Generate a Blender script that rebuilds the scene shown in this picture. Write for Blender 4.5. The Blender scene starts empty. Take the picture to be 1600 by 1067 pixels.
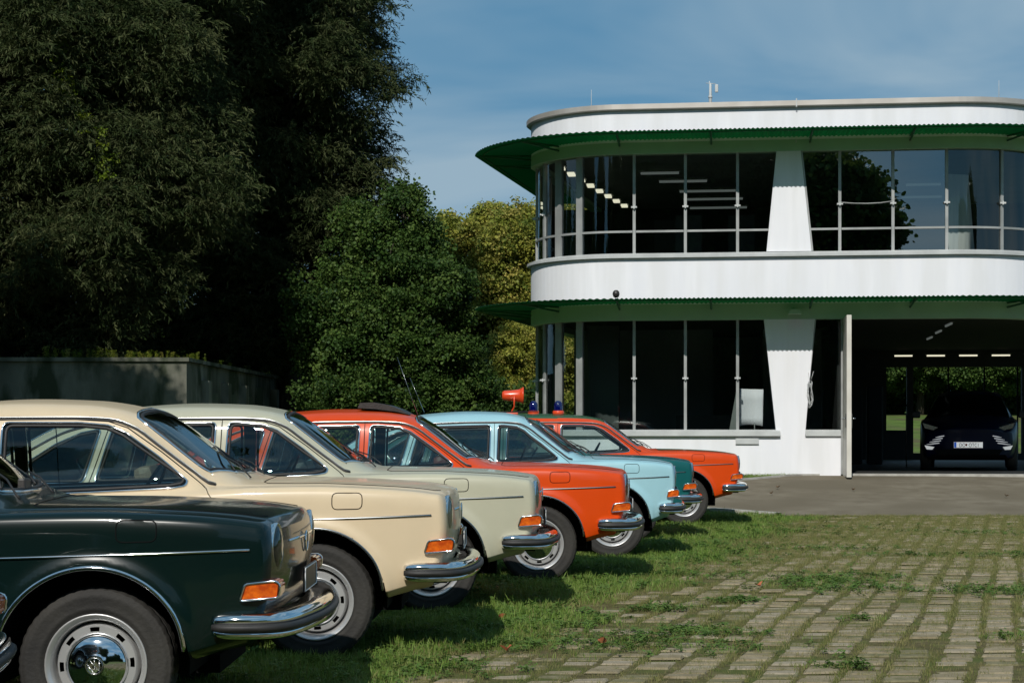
import bpy, bmesh, math, random
import numpy as np
from mathutils import Vector, Matrix, Euler

random.seed(7)
rng = np.random.default_rng(11)
R_ = math.radians
scene = bpy.context.scene
COL = scene.collection

# ------------------------------------------------------------------ camera
cam_d = bpy.data.cameras.new("camera")
cam = bpy.data.objects.new("camera", cam_d)
COL.objects.link(cam)
cam.location = (0, 0, 1.26)
cam.rotation_euler = (R_(90), 0, 0)
cam_d.sensor_width = 36.0
cam_d.lens = 36.0 * 2700 / 1600
cam_d.shift_y = 138.5 / 1600
cam_d.clip_start = 0.2
cam_d.clip_end = 2000
scene.camera = cam

# ------------------------------------------------------------------ sky, sun, exposure
SUN = Vector((-0.27, -1.2, 1.0)).normalized()          # towards the sun
SUN_EL = math.asin(SUN.z)
SUN_AZ = math.atan2(SUN.x, SUN.y)                       # clockwise from +Y
world = bpy.data.worlds.new("World")
scene.world = world
world.use_nodes = True
wn, wl = world.node_tree.nodes, world.node_tree.links
wn.clear()
w_out = wn.new("ShaderNodeOutputWorld")
w_bg = wn.new("ShaderNodeBackground")
w_sky = wn.new("ShaderNodeTexSky")
w_sky.sky_type = 'NISHITA'
w_sky.sun_disc = False
w_sky.sun_elevation = SUN_EL
w_sky.sun_rotation = SUN_AZ
w_sky.altitude = 300
w_sky.air_density = 0.75
w_sky.dust_density = 0.0
w_sky.ozone_density = 2.2
w_tc = wn.new("ShaderNodeTexCoord")
w_map = wn.new("ShaderNodeMapping")
w_map.inputs['Scale'].default_value = (1.0, 1.0, 4.5)
w_map.inputs['Rotation'].default_value = (0.10, 0.24, 0.2)
w_n1 = wn.new("ShaderNodeTexNoise")
w_n1.inputs['Scale'].default_value = 2.3
w_n1.inputs['Detail'].default_value = 5
w_n1.inputs['Roughness'].default_value = 0.5
w_n1.inputs['Distortion'].default_value = 0.5
w_rmp = wn.new("ShaderNodeValToRGB")
w_rmp.color_ramp.elements[0].position = 0.44
w_rmp.color_ramp.elements[0].color = (0, 0, 0, 1)
w_rmp.color_ramp.elements[1].position = 0.64
w_rmp.color_ramp.elements[1].color = (0.80, 0.80, 0.80, 1)
w_mix = wn.new("ShaderNodeMix")
w_mix.data_type = 'RGBA'
w_mix.inputs['B'].default_value = (4.4, 5.9, 7.0, 1)
w_tint = wn.new("ShaderNodeMix")
w_tint.data_type = 'RGBA'
w_tint.blend_type = 'MULTIPLY'
w_tint.inputs['Factor'].default_value = 1.0
w_tint.inputs['B'].default_value = (0.60, 0.93, 0.97, 1)
wl.new(w_tc.outputs['Generated'], w_map.inputs['Vector'])
wl.new(w_map.outputs[0], w_n1.inputs['Vector'])
wl.new(w_n1.outputs['Fac'], w_rmp.inputs['Fac'])
wl.new(w_sky.outputs[0], w_tint.inputs['A'])
w_even = wn.new("ShaderNodeMix")                       # flat blue mixed in to even out the sky's gradient
w_even.data_type = 'RGBA'
w_even.inputs['Factor'].default_value = 0.80
w_even.inputs['B'].default_value = (1.40, 3.35, 5.25, 1)
wl.new(w_tint.outputs['Result'], w_even.inputs['A'])
wl.new(w_even.outputs['Result'], w_mix.inputs['A'])
wl.new(w_rmp.outputs['Color'], w_mix.inputs['Factor'])
wl.new(w_mix.outputs['Result'], w_bg.inputs['Color'])
w_bg.inputs['Strength'].default_value = 0.080
wl.new(w_bg.outputs[0], w_out.inputs['Surface'])

sun_d = bpy.data.lights.new("sun", 'SUN')
sun_d.energy = 3.9
sun_d.angle = R_(0.53)
sun_d.color = (1.0, 0.955, 0.88)
sun = bpy.data.objects.new("sun", sun_d)
COL.objects.link(sun)
sun.rotation_euler = SUN.to_track_quat('Z', 'Y').to_euler()
sun.location = (-10, -40, 40)

vs = scene.view_settings
vs.view_transform = 'Standard'
vs.look = 'None'
vs.exposure = 0.0
vs.gamma = 1.0
vs.use_curve_mapping = False
scene.render.engine = 'CYCLES'
scene.cycles.max_bounces = 8
scene.cycles.transparent_max_bounces = 24
scene.cycles.use_denoising = True

# ------------------------------------------------------------------ materials
def lin(c):
    return tuple((x / 12.92 if x <= 0.04045 else ((x + 0.055) / 1.055) ** 2.4) for x in c)

def new_mat(name):
    m = bpy.data.materials.new(name)
    m.use_nodes = True
    nt = m.node_tree
    return m, nt, nt.nodes['Principled BSDF']

def setp(p, **kw):
    names = dict(color='Base Color', rough='Roughness', metal='Metallic', spec='Specular IOR Level', coat='Coat Weight',
                 coat_r='Coat Roughness', trans='Transmission Weight', ior='IOR', emis='Emission Color', emis_s='Emission Strength',
                 sheen='Sheen Weight')
    for k, v in kw.items():
        if k in ('color', 'emis'):
            v = tuple(v) + (1,) if len(v) == 3 else v
        p.inputs[names[k]].default_value = v

def simple(name, color, rough=0.5, metal=0.0, **kw):
    m, nt, p = new_mat(name)
    setp(p, color=color, rough=rough, metal=metal, **kw)
    return m

def noisy(name, c1, c2, scale=4.0, rough=0.8, detail=6, bump=0.0, bscale=None, metal=0.0, stretch=(1, 1, 1), lo=0.35, hi=0.65,
          c3=None, scale3=1.0, coords='Object', rough2=None):
    """two-tone procedural colour with fine relief"""
    m, nt, p = new_mat(name)
    N, L = nt.nodes, nt.links
    tc = N.new("ShaderNodeNewGeometry" if coords == 'Position' else "ShaderNodeTexCoord")
    mp = N.new("ShaderNodeMapping")
    mp.inputs['Scale'].default_value = stretch
    L.new(tc.outputs[coords], mp.inputs['Vector'])
    n = N.new("ShaderNodeTexNoise")
    n.inputs['Scale'].default_value = scale
    n.inputs['Detail'].default_value = detail
    L.new(mp.outputs[0], n.inputs['Vector'])
    r = N.new("ShaderNodeValToRGB")
    r.color_ramp.elements[0].position = lo
    r.color_ramp.elements[0].color = tuple(c1) + (1,)
    r.color_ramp.elements[1].position = hi
    r.color_ramp.elements[1].color = tuple(c2) + (1,)
    L.new(n.outputs['Fac'], r.inputs['Fac'])
    src = r.outputs['Color']
    if c3 is not None:
        n3 = N.new("ShaderNodeTexNoise")
        n3.inputs['Scale'].default_value = scale3
        n3.inputs['Detail'].default_value = 4
        L.new(mp.outputs[0], n3.inputs['Vector'])
        r3 = N.new("ShaderNodeValToRGB")
        r3.color_ramp.elements[0].position = 0.45
        r3.color_ramp.elements[1].position = 0.62
        L.new(n3.outputs['Fac'], r3.inputs['Fac'])
        mx = N.new("ShaderNodeMix")
        mx.data_type = 'RGBA'
        mx.inputs['B'].default_value = tuple(c3) + (1,)
        L.new(r3.outputs['Color'], mx.inputs['Factor'])
        L.new(src, mx.inputs['A'])
        src = mx.outputs['Result']
    L.new(src, p.inputs['Base Color'])
    setp(p, rough=rough, metal=metal)
    if rough >= .88:
        setp(p, spec=0.08)
    if bump:
        n2 = N.new("ShaderNodeTexNoise")
        n2.inputs['Scale'].default_value = bscale or scale * 6
        n2.inputs['Detail'].default_value = 4
        L.new(mp.outputs[0], n2.inputs['Vector'])
        b = N.new("ShaderNodeBump")
        b.inputs['Strength'].default_value = bump
        b.inputs['Distance'].default_value = 0.01
        L.new(n2.outputs['Fac'], b.inputs['Height'])
        L.new(b.outputs[0], p.inputs['Normal'])
    return m

def car_paint(name, color, rough=0.36, coat=0.32):
    m, nt, p = new_mat(name)
    N, L = nt.nodes, nt.links
    tc = N.new("ShaderNodeTexCoord")
    n = N.new("ShaderNodeTexNoise")
    n.inputs['Scale'].default_value = 1.7
    n.inputs['Detail'].default_value = 8
    n.inputs['Roughness'].default_value = 0.65
    L.new(tc.outputs['Object'], n.inputs['Vector'])
    mr = N.new("ShaderNodeMapRange")
    mr.inputs['From Min'].default_value = 0.3
    mr.inputs['From Max'].default_value = 0.7
    mr.inputs['To Min'].default_value = 0.93
    mr.inputs['To Max'].default_value = 1.04
    L.new(n.outputs['Fac'], mr.inputs['Value'])
    mx = N.new("ShaderNodeMix")
    mx.data_type = 'RGBA'
    mx.blend_type = 'MULTIPLY'
    mx.inputs['Factor'].default_value = 1
    mx.inputs['A'].default_value = tuple(color) + (1,)
    L.new(mr.outputs[0], mx.inputs['B'])
    L.new(mx.outputs['Result'], p.inputs['Base Color'])
    setp(p, rough=rough, coat=coat, coat_r=0.05, spec=0.25)
    # faint dust and orange peel in the lacquer
    n2 = N.new("ShaderNodeTexNoise")
    n2.inputs['Scale'].default_value = 26
    L.new(tc.outputs['Object'], n2.inputs['Vector'])
    b = N.new("ShaderNodeBump")
    b.inputs['Strength'].default_value = 0.02
    b.inputs['Distance'].default_value = 0.01
    L.new(n2.outputs['Fac'], b.inputs['Height'])
    L.new(b.outputs[0], p.inputs['Coat Normal'])
    return m

def glass_mat(name, tint, refl=0.0, ior=1.5, rough=0.0):
    """thin pane: tinted transparency under a Fresnel reflection (plus the coating's own reflection)"""
    m = bpy.data.materials.new(name)
    m.use_nodes = True
    N, L = m.node_tree.nodes, m.node_tree.links
    N.clear()
    out = N.new("ShaderNodeOutputMaterial")
    tr = N.new("ShaderNodeBsdfTransparent")
    tr.inputs['Color'].default_value = tuple(tint) + (1,)
    gl = N.new("ShaderNodeBsdfGlossy")
    gl.inputs['Roughness'].default_value = rough
    gl.inputs['Color'].default_value = (0.93, 0.97, 0.96, 1)
    fr = N.new("ShaderNodeFresnel")
    fr.inputs['IOR'].default_value = ior
    mr = N.new("ShaderNodeMapRange")
    mr.inputs['From Min'].default_value = 0
    mr.inputs['From Max'].default_value = 1
    mr.inputs['To Min'].default_value = refl
    mr.inputs['To Max'].default_value = 1.0
    mx = N.new("ShaderNodeMixShader")
    L.new(fr.outputs[0], mr.inputs['Value'])
    L.new(mr.outputs[0], mx.inputs[0])
    L.new(tr.outputs[0], mx.inputs[1])
    L.new(gl.outputs[0], mx.inputs[2])
    L.new(mx.outputs[0], out.inputs['Surface'])
    return m

def leaf_mat(name, cols, transl=0.35, rough=0.55, spec=0.2):
    m = bpy.data.materials.new(name)
    m.use_nodes = True
    N, L = m.node_tree.nodes, m.node_tree.links
    p = N['Principled BSDF']
    out = N['Material Output']
    oi = N.new("ShaderNodeObjectInfo")
    r = N.new("ShaderNodeValToRGB")
    el = r.color_ramp.elements
    while len(el) < len(cols):
        el.new(0.5)
    for i, c in enumerate(cols):
        el[i].position = i / (len(cols) - 1)
        el[i].color = tuple(c) + (1,)
    L.new(oi.outputs['Random'], r.inputs['Fac'])
    L.new(r.outputs['Color'], p.inputs['Base Color'])
    setp(p, rough=rough, spec=spec)
    t = N.new("ShaderNodeBsdfTranslucent")
    L.new(r.outputs['Color'], t.inputs['Color'])
    mx = N.new("ShaderNodeMixShader")
    mx.inputs[0].default_value = transl
    L.new(p.outputs[0], mx.inputs[1])
    L.new(t.outputs[0], mx.inputs[2])
    L.new(mx.outputs[0], out.inputs['Surface'])
    return m

M = {}
M['chrome'] = simple('chrome', (0.78, 0.79, 0.80), 0.07, 1.0)
M['dull_chrome'] = simple('dull_chrome', (0.42, 0.43, 0.43), 0.25, 1.0)
M['rubber'] = noisy('rubber', (0.012, 0.012, 0.012), (0.022, 0.021, 0.02), 9, 0.6, bump=0.1)
M['tyre'] = noisy('tyre_rubber', (0.014, 0.013, 0.012), (0.028, 0.026, 0.022), 5, 0.75, bump=0.25, bscale=60)
M['rim'] = noisy('rim_silver', (0.50, 0.50, 0.50), (0.60, 0.60, 0.59), 6, 0.34, metal=0.6)
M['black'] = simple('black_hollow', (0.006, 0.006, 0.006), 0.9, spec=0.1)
M['lining'] = noisy('dark_lining', (0.012, 0.012, 0.013), (0.02, 0.02, 0.02), 8, 0.7)
M['vinyl'] = noisy('black_vinyl', (0.02, 0.018, 0.017), (0.035, 0.032, 0.03), 12, 0.45, bump=0.2)
M['red_vinyl'] = noisy('red_vinyl', (0.16, 0.03, 0.02), (0.2, 0.04, 0.03), 12, 0.45, bump=0.2)
M['beige_vinyl'] = noisy('beige_vinyl', (0.30, 0.20, 0.13), (0.36, 0.25, 0.17), 12, 0.5, bump=0.2)
M['car_glass'] = glass_mat('car_glass', (0.72, 0.80, 0.78), 0.025)
M['lamp_glass'] = glass_mat('lamp_glass', (0.85, 0.88, 0.9), 0.05)
M['amber'] = noisy('amber_lens', (0.42, 0.050, 0.003), (0.70, 0.13, 0.006), 40, 0.18, bump=0.35, bscale=90, stretch=(1, 1, 1))
M['amber'].node_tree.nodes['Principled BSDF'].inputs['Coat Weight'].default_value = 0.8
M['blue_lens'] = simple('blue_lens', (0.002, 0.004, 0.07), 0.08, coat=1.0)
M['red_lens'] = simple('red_lens', (0.5, 0.02, 0.015), 0.15)
M['horn_orange'] = simple('horn_orange', (0.66, 0.06, 0.012), 0.3, coat=0.5)
M['plate_dark'] = simple('plate_dark', (0.02, 0.02, 0.02), 0.4)
M['white_paint'] = simple('white_enamel', (0.75, 0.75, 0.74), 0.4)
M['sticker'] = noisy('orange_sticker', (0.75, 0.55, 0.08), (0.65, 0.1, 0.02), 60, 0.5, lo=0.45, hi=0.5)
PAINT = {
    'dark green': car_paint('paint_dark_green', (0.0015, 0.0085, 0.0075), 0.25, 0.45),
    'cream': car_paint('paint_cream', (0.62, 0.50, 0.335)),
    'beige grey': car_paint('paint_beige_grey', (0.43, 0.42, 0.315)),
    'orange': car_paint('paint_orange', (0.60, 0.056, 0.002)),
    'light blue': car_paint('paint_light_blue', (0.30, 0.52, 0.58)),
    'teal': car_paint('paint_teal', (0.005, 0.085, 0.085)),
    'signal orange': car_paint('paint_signal_orange', (0.60, 0.056, 0.003)),
}
M['roof_green'] = car_paint('signal_green_lacquer', (0.02, 0.09, 0.035))

# ------------------------------------------------------------------ object helpers
def link(o, parent=None):
    COL.objects.link(o)
    if parent is not None:
        o.parent = parent
    return o

def mesh_obj(name, verts, faces, mats, parent=None, smooth=False, mi=None):
    me = bpy.data.meshes.new(name)
    me.from_pydata([tuple(v) for v in verts], [], [tuple(int(i) for i in f) for f in faces])
    for m in (mats if isinstance(mats, (list, tuple)) else [mats]):
        me.materials.append(m)
    if mi is not None:
        me.polygons.foreach_set('material_index', mi)
    if smooth:
        me.polygons.foreach_set('use_smooth', [True] * len(me.polygons))
    me.update()
    return link(bpy.data.objects.new(name, me), parent)

class MB:
    """collects shapes into one mesh"""
    def __init__(s):
        s.v, s.f, s.sm = [], [], []
    def add(s, v, f, smooth=False):
        b = len(s.v)
        s.v += [tuple(p) for p in v]
        s.f += [tuple(b + i for i in q) for q in f]
        s.sm += [smooth] * len(f)
        return s
    def box(s, lo, hi, M4=None):
        x0, y0, z0 = lo
        x1, y1, z1 = hi
        v = [(x0, y0, z0), (x1, y0, z0), (x1, y1, z0), (x0, y1, z0), (x0, y0, z1), (x1, y0, z1), (x1, y1, z1), (x0, y1, z1)]
        if M4 is not None:
            v = [M4 @ Vector(p) for p in v]
        return s.add(v, [(0, 3, 2, 1), (4, 5, 6, 7), (0, 1, 5, 4), (1, 2, 6, 5), (2, 3, 7, 6), (3, 0, 4, 7)])
    def cbox(s, lo, hi, c=0.01, M4=None):
        """box with chamfered edges"""
        bm = bmesh.new()
        bmesh.ops.create_cube(bm, size=1)
        for v in bm.verts:
            v.co = Vector(((lo[i] + hi[i]) / 2 + v.co[i] * (hi[i] - lo[i]) for i in range(3)))
        bmesh.ops.bevel(bm, geom=bm.edges[:], offset=c, segments=2, affect='EDGES', profile=0.6)
        bm.verts.index_update()
        vs_ = [(M4 @ v.co if M4 is not None else v.co.copy()) for v in bm.verts]
        fs = [[v.index for v in f.verts] for f in bm.faces]
        bm.free()
        return s.add(vs_, fs)
    def tube(s, pts, r, n=6, closed=False, flat=None, caps=True):
        """sweep a circle (or flat = (a, b) ellipse with b along up) along points"""
        P = [Vector(p) for p in pts]
        k = len(P)
        rs = r if isinstance(r, (list, tuple)) else [r] * k
        v, f = [], []
        prev = None
        for i in range(k):
            if closed:
                t = (P[(i + 1) % k] - P[i - 1])
            else:
                t = P[min(i + 1, k - 1)] - P[max(i - 1, 0)]
            t = t.normalized() if t.length > 1e-9 else Vector((1, 0, 0))
            if prev is None:
                a = Vector((0, 0, 1)) if abs(t.z) < 0.95 else Vector((1, 0, 0))
                u = t.cross(a).normalized()
            else:
                u = (prev - t * prev.dot(t))
                u = u.normalized() if u.length > 1e-6 else t.orthogonal().normalized()
            prev = u
            w = t.cross(u)
            for j in range(n):
                ang = 2 * math.pi * j / n
                v.append(P[i] + (u * math.cos(ang) + w * math.sin(ang)) * rs[i])
        rows = k if closed else k - 1
        for i in range(rows):
            for j in range(n):
                a, b = i * n + j, i * n + (j + 1) % n
                c, d = ((i + 1) % k) * n + (j + 1) % n, ((i + 1) % k) * n + j
                f.append((a, b, c, d))
        if caps and not closed:
            f.append(tuple(range(n - 1, -1, -1)))
            f.append(tuple((k - 1) * n + j for j in range(n)))
        return s.add(v, f, True)
    def lathe(s, prof, n=32, M4=None, rmod=None, closed=False):
        """profile [(r, h)] turned about local Z"""
        v, f = [], []
        for i, (r, h) in enumerate(prof):
            for j in range(n):
                a = 2 * math.pi * j / n
                rr = r + (rmod(i, j) if rmod else 0)
                p = Vector((rr * math.cos(a), rr * math.sin(a), h))
                v.append(M4 @ p if M4 is not None else p)
        m = len(prof)
        for i in range(m if closed else m - 1):
            for j in range(n):
                i2 = (i + 1) % m
                f.append((i * n + j, i * n + (j + 1) % n, i2 * n + (j + 1) % n, i2 * n + j))
        return s.add(v, f, True)
    def prism(s, poly, lo, hi, axis='y', M4=None):
        """polygon in the plane of the two other axes, extruded along axis"""
        def P(a, b, h):
            q = {'y': (a, h, b), 'x': (h, a, b), 'z': (a, b, h)}[axis]
            return M4 @ Vector(q) if M4 is not None else q
        n = len(poly)
        v = [P(a, b, lo) for a, b in poly] + [P(a, b, hi) for a, b in poly]
        f = [tuple(range(n)), tuple(range(2 * n - 1, n - 1, -1))] + [(i, (i + 1) % n + 0, (i + 1) % n + n, i + n) for i in range(n)]
        return s.add(v, f)
    def build(s, name, mat, parent=None, smooth=None, fix=True):
        me = bpy.data.meshes.new(name)
        me.from_pydata([tuple(p) for p in s.v], [], s.f)
        for m in (mat if isinstance(mat, (list, tuple)) else [mat]):
            me.materials.append(m)
        sm = s.sm if smooth is None else [smooth] * len(s.f)
        me.polygons.foreach_set('use_smooth', sm)
        if fix:
            bm = bmesh.new()
            bm.from_mesh(me)
            bmesh.ops.recalc_face_normals(bm, faces=bm.faces[:])
            bm.to_mesh(me)
            bm.free()
        me.update()
        return link(bpy.data.objects.new(name, me), parent)

def empty(name, loc=(0, 0, 0), rz=0.0, parent=None):
    o = bpy.data.objects.new(name, None)
    o.empty_display_size = 0.2
    link(o, parent)
    o.location = loc
    o.rotation_euler = (0, 0, rz)
    return o

def tag(o, label=None, category=None, group=None, kind=None):
    for k, v in (('label', label), ('category', category), ('group', group), ('kind', kind)):
        if v:
            o[k] = v
    return o

KIDS = {}
def copy_tree(o, parent=None):
    c = o.copy()
    COL.objects.link(c)
    c.parent = parent
    for ch in [x for x in o.children]:
        copy_tree(ch, c)
    return c

def pchip(xk, yk, x):
    """monotone cubic through knots"""
    xk = np.asarray(xk, float); yk = np.asarray(yk, float)
    h = np.diff(xk); d = np.diff(yk) / h
    m = np.zeros_like(yk)
    for i in range(1, len(yk) - 1):
        if d[i - 1] * d[i] > 0:
            w1, w2 = 2 * h[i] + h[i - 1], h[i] + 2 * h[i - 1]
            m[i] = (w1 + w2) / (w1 / d[i - 1] + w2 / d[i])
    m[0], m[-1] = d[0], d[-1]
    x = np.clip(x, xk[0], xk[-1])
    i = np.clip(np.searchsorted(xk, x) - 1, 0, len(h) - 1)
    t = (x - xk[i]) / h[i]
    t2, t3 = t * t, t ** 3
    return ((2 * t3 - 3 * t2 + 1) * yk[i] + (t3 - 2 * t2 + t) * h[i] * m[i] + (-2 * t3 + 3 * t2) * yk[i + 1] + (t3 - t2) * h[i] * m[i + 1])

def sstep(a, b, x):
    t = np.clip((x - a) / (b - a), 0, 1)
    return t * t * (3 - 2 * t)

def ground_z(y):
    y = np.asarray(y, float)
    return np.interp(y, [-200, 21.5, 23, 24.6, 26.5, 28.5, 29.6, 50, 58, 80, 110, 400], [0, 0, .012, .05, .20, .40, .47, .47, .6, 1.9, 2.5, 2.5])
# ------------------------------------------------------------------ the saloon cars
def round_poly(pts, r, n=4):
    out = []
    k = len(pts)
    for i in range(k):
        p0, p, p1 = np.array(pts[i - 1]), np.array(pts[i]), np.array(pts[(i + 1) % k])
        a, b = p0 - p, p1 - p
        la, lb = np.linalg.norm(a), np.linalg.norm(b)
        ca = np.dot(a, b) / (la * lb)
        if ca < -0.93:
            out.append(tuple(p)); continue
        q = min(r, la * 0.45, lb * 0.45)
        A, B = p + a / la * q, p + b / lb * q
        for j in range(n + 1):
            t = j / n
            out.append(tuple((1 - t) ** 2 * A + 2 * t * (1 - t) * p + t * t * B))
    return out

def dense(poly, step=0.015, closed=True):
    out = []
    k = len(poly)
    for i in range(k if closed else k - 1):
        a, b = np.array(poly[i]), np.array(poly[(i + 1) % k])
        m = max(1, int(np.linalg.norm(b - a) / step))
        out += [tuple(a + (b - a) * j / m) for j in range(m)]
    if not closed:
        out.append(tuple(poly[-1]))
    return out

def inside(poly, X, Y):
    res = np.zeros(X.shape, bool)
    k = len(poly)
    for i in range(k):
        x0, y0 = poly[i]
        x1, y1 = poly[(i + 1) % k]
        if y0 == y1:
            continue
        c = ((y0 > Y) != (y1 > Y)) & (X < (x1 - x0) * (Y - y0) / (y1 - y0) + x0)
        res ^= c
    return res

def nearest(poly, X, Y, closed=True):
    """nearest point on the polyline for every (X, Y)"""
    best = np.full(X.shape, 1e9)
    bx, by = X.copy(), Y.copy()
    k = len(poly)
    for i in range(k if closed else k - 1):
        ax, ay = poly[i]
        dx, dy = poly[(i + 1) % k][0] - ax, poly[(i + 1) % k][1] - ay
        L2 = dx * dx + dy * dy
        if L2 < 1e-12:
            continue
        t = np.clip(((X - ax) * dx + (Y - ay) * dy) / L2, 0, 1)
        qx, qy = ax + t * dx, ay + t * dy
        d = np.hypot(X - qx, Y - qy)
        m = d < best
        best[m] = d[m]; bx[m] = qx[m]; by[m] = qy[m]
    return best, bx, by

SEG_N = [2, 14, 17, 5, 3, 20, 3, 9, 14]
NODE_J = np.concatenate([[0], np.cumsum(SEG_N)])       # node index -> column

class Shell:
    """body skin: rows of cross sections, split into panels along true seam lines"""
    def __init__(s, K, xs, warp, rings, rear_rings):
        s.K, s.warp = K, warp
        half = [s.section(x) for x in xs]
        rows = []
        def ring(sec, x, inset):
            q = sec.copy()
            q[:, 0] = sec[:, 0] * (1 - inset / 0.78)
            zc = 0.62
            q[:, 1] = zc + (sec[:, 1] - zc) * (1 - inset / 0.30)
            return np.column_stack([np.full(len(q), x), q])
        for dx, ins in rear_rings:
            rows.append(ring(half[0], xs[0] - dx, ins))
        for x, sec in zip(xs, half):
            rows.append(np.column_stack([np.full(len(sec), x), sec]))
        for dx, ins in rings:
            rows.append(ring(half[-1], xs[-1] + dx, ins))
        H = np.array(rows)                                  # rows x n x 3
        n = H.shape[1]
        L = H[:, :, :].copy()
        Rr = H[:, ::-1, :][:, 1:, :].copy()
        Rr[:, :, 1] *= -1
        G = np.concatenate([L, Rr], axis=1)                 # left sill -> roof -> right sill
        s.col = np.concatenate([np.arange(n), np.arange(n)[::-1][1:]])
        s.n = n
        G = warp(G)
        s.G = G
        s.flag = np.zeros(G.shape[:2], int)
        s.rows, s.cols = G.shape[:2]
    def nodes(s, x):
        K = s.K
        e = lambda k: float(pchip(K[k][0], K[k][1], np.array([x]))[0])
        w, zb, zs, zg, yg, zc = (e(k) for k in ('w', 'zb', 'zs', 'zg', 'yg', 'zc'))
        zg = max(zg, zs + 0.012)
        zc = max(zc, zg + 0.004)
        y8 = e('y8')
        k8 = e('k8')
        zmid = e('zm') if 'zm' in K else 0.58
        tuck = e('tuck') if 'tuck' in K else 0.02
        return [(w - .10, zb), (w - tuck, zb + .035), (w, zmid), (w - .008, zs - .085), (w - .021, zs - .020), (w - .058, zs + .003),
                (yg + .018, zg - .022 if zg - zs > .05 else zs + .6 * (zg - zs)), (yg, zg), (y8, zg + (zc - zg) * k8), (0, zc)]
    def section(s, x):
        nd = np.array(s.nodes(x))
        ch = np.concatenate([[0], np.cumsum(np.hypot(*np.diff(nd, axis=0).T))])
        t = []
        for i, m in enumerate(SEG_N):
            t += list(ch[i] + (ch[i + 1] - ch[i]) * np.arange(m) / m)
        t.append(ch[-1])
        t = np.array(t)
        y = pchip(ch, nd[:, 0], t)
        z = pchip(ch, nd[:, 1], t)
        return np.column_stack([y, z])
    def side_pt(s, x, z, side=-1, off=0.0):
        sec = s.section(x)
        j = NODE_J[7] + 1
        y = np.interp(z, sec[:j, 1], sec[:j, 0])
        p = s.warp(np.array([[[x, y + off, z]]]))[0, 0]
        return Vector((p[0], p[1] * side, p[2]))
    def top_pt(s, x, y, off=0.0):
        sec = s.section(x)
        a = sec[NODE_J[4]:]
        z = np.interp(abs(y), a[::-1, 0], a[::-1, 1])
        p = s.warp(np.array([[[x, abs(y), z + off]]]))[0, 0]
        return Vector((p[0], math.copysign(p[1], y if y else 1), p[2]))
    def domain(s, kind):
        """vertex mask of the side skin or of the top skin"""
        c = s.col[None, :].repeat(s.rows, 0)
        if kind == 'low':
            return c <= NODE_J[4]
        if kind == 'side':
            return (c >= NODE_J[0]) & (c <= NODE_J[7])
        return c >= NODE_J[5]
    def snap(s, poly, kind, amt=0.5, sgn=0):
        """move the skin's own vertices onto a seam"""
        G = s.G
        dom = s.domain(kind) & (s.flag == 0)
        if sgn:
            dom &= np.sign(G[:, :, 1]) == sgn
        U = G[:, :, 0]
        V = G[:, :, 2] if kind in ('side', 'low') else np.abs(G[:, :, 1])
        P = np.array(poly)
        m = dom & (U > P[:, 0].min() - .03) & (U < P[:, 0].max() + .03) & (V > P[:, 1].min() - .03) & (V < P[:, 1].max() + .03)
        idx = np.argwhere(m)
        if len(idx) == 0:
            return
        u, v = U[m], V[m]
        d, qx, qy = nearest(poly, u, v)
        r, c = idx[:, 0], idx[:, 1]
        rp, rm = np.minimum(r + 1, s.rows - 1), np.maximum(r - 1, 0)
        cp, cm = np.minimum(c + 1, s.cols - 1), np.maximum(c - 1, 0)
        Tr = (s.G0[rp, c] - s.G0[rm, c]) / 2
        Tc = (s.G0[r, cp] - s.G0[r, cm]) / 2
        ai = 2 if kind in ('side', 'low') else 1
        sg = 1.0 if kind in ('side', 'low') else np.sign(s.G0[r, c, 1] + 1e-9)
        a11, a12 = Tr[:, 0], Tc[:, 0]
        a21, a22 = Tr[:, ai] * sg, Tc[:, ai] * sg
        det = a11 * a22 - a12 * a21
        det = np.where(np.abs(det) < 1e-9, 1e-9, det)
        du, dv = qx - u, qy - v
        al = (a22 * du - a12 * dv) / det
        be = (-a21 * du + a11 * dv) / det
        ok = (np.abs(al) < amt + .06) & (np.abs(be) < amt + .06)
        newp = G[r, c] + Tr * al[:, None] + Tc * be[:, None]
        G[r[ok], c[ok]] = newp[ok]
        s.flag[r[ok], c[ok]] = 1
    def prepare(s):
        s.G0 = s.G.copy()
    def faces(s):
        r, c = s.rows, s.cols
        i = np.arange(r * c).reshape(r, c)
        s.quads = np.stack([i[:-1, :-1], i[:-1, 1:], i[1:, 1:], i[1:, :-1]], -1).reshape(-1, 4)
        C = (s.G[:-1, :-1] + s.G[1:, :-1] + s.G[:-1, 1:] + s.G[1:, 1:]) / 4
        s.cx, s.cy, s.cz = (C[..., k].reshape(-1) for k in range(3))
        cc = np.minimum(s.col[:-1], s.col[1:])
        s.seg = np.searchsorted(NODE_J, cc, side='right') - 1
        s.seg = np.tile(s.seg, r - 1)
        s.row = np.repeat(np.arange(r - 1), c - 1)
        V = s.G.reshape(-1, 3)
        q = s.quads
        fn = np.cross(V[q[:, 2]] - V[q[:, 0]], V[q[:, 3]] - V[q[:, 1]])
        N = np.zeros_like(V)
        for k in range(4):
            np.add.at(N, q[:, k], fn)
        N /= np.linalg.norm(N, axis=1)[:, None] + 1e-12
        s.N = N
    def extract(s, name, mask, mats, parent, off=0.0, flip=False, mi=None):
        q = s.quads[mask]
        if len(q) == 0:
            return None
        used, inv = np.unique(q, return_inverse=True)
        V = s.G.reshape(-1, 3)[used]
        N = s.N[used]
        V = V + N * off
        q = inv.reshape(-1, 4)
        me = bpy.data.meshes.new(name)
        me.vertices.add(len(V)); me.vertices.foreach_set('co', V.reshape(-1))
        me.loops.add(len(q) * 4); me.loops.foreach_set('vertex_index', q.reshape(-1))
        me.polygons.add(len(q)); me.polygons.foreach_set('loop_start', np.arange(len(q)) * 4)
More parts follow.
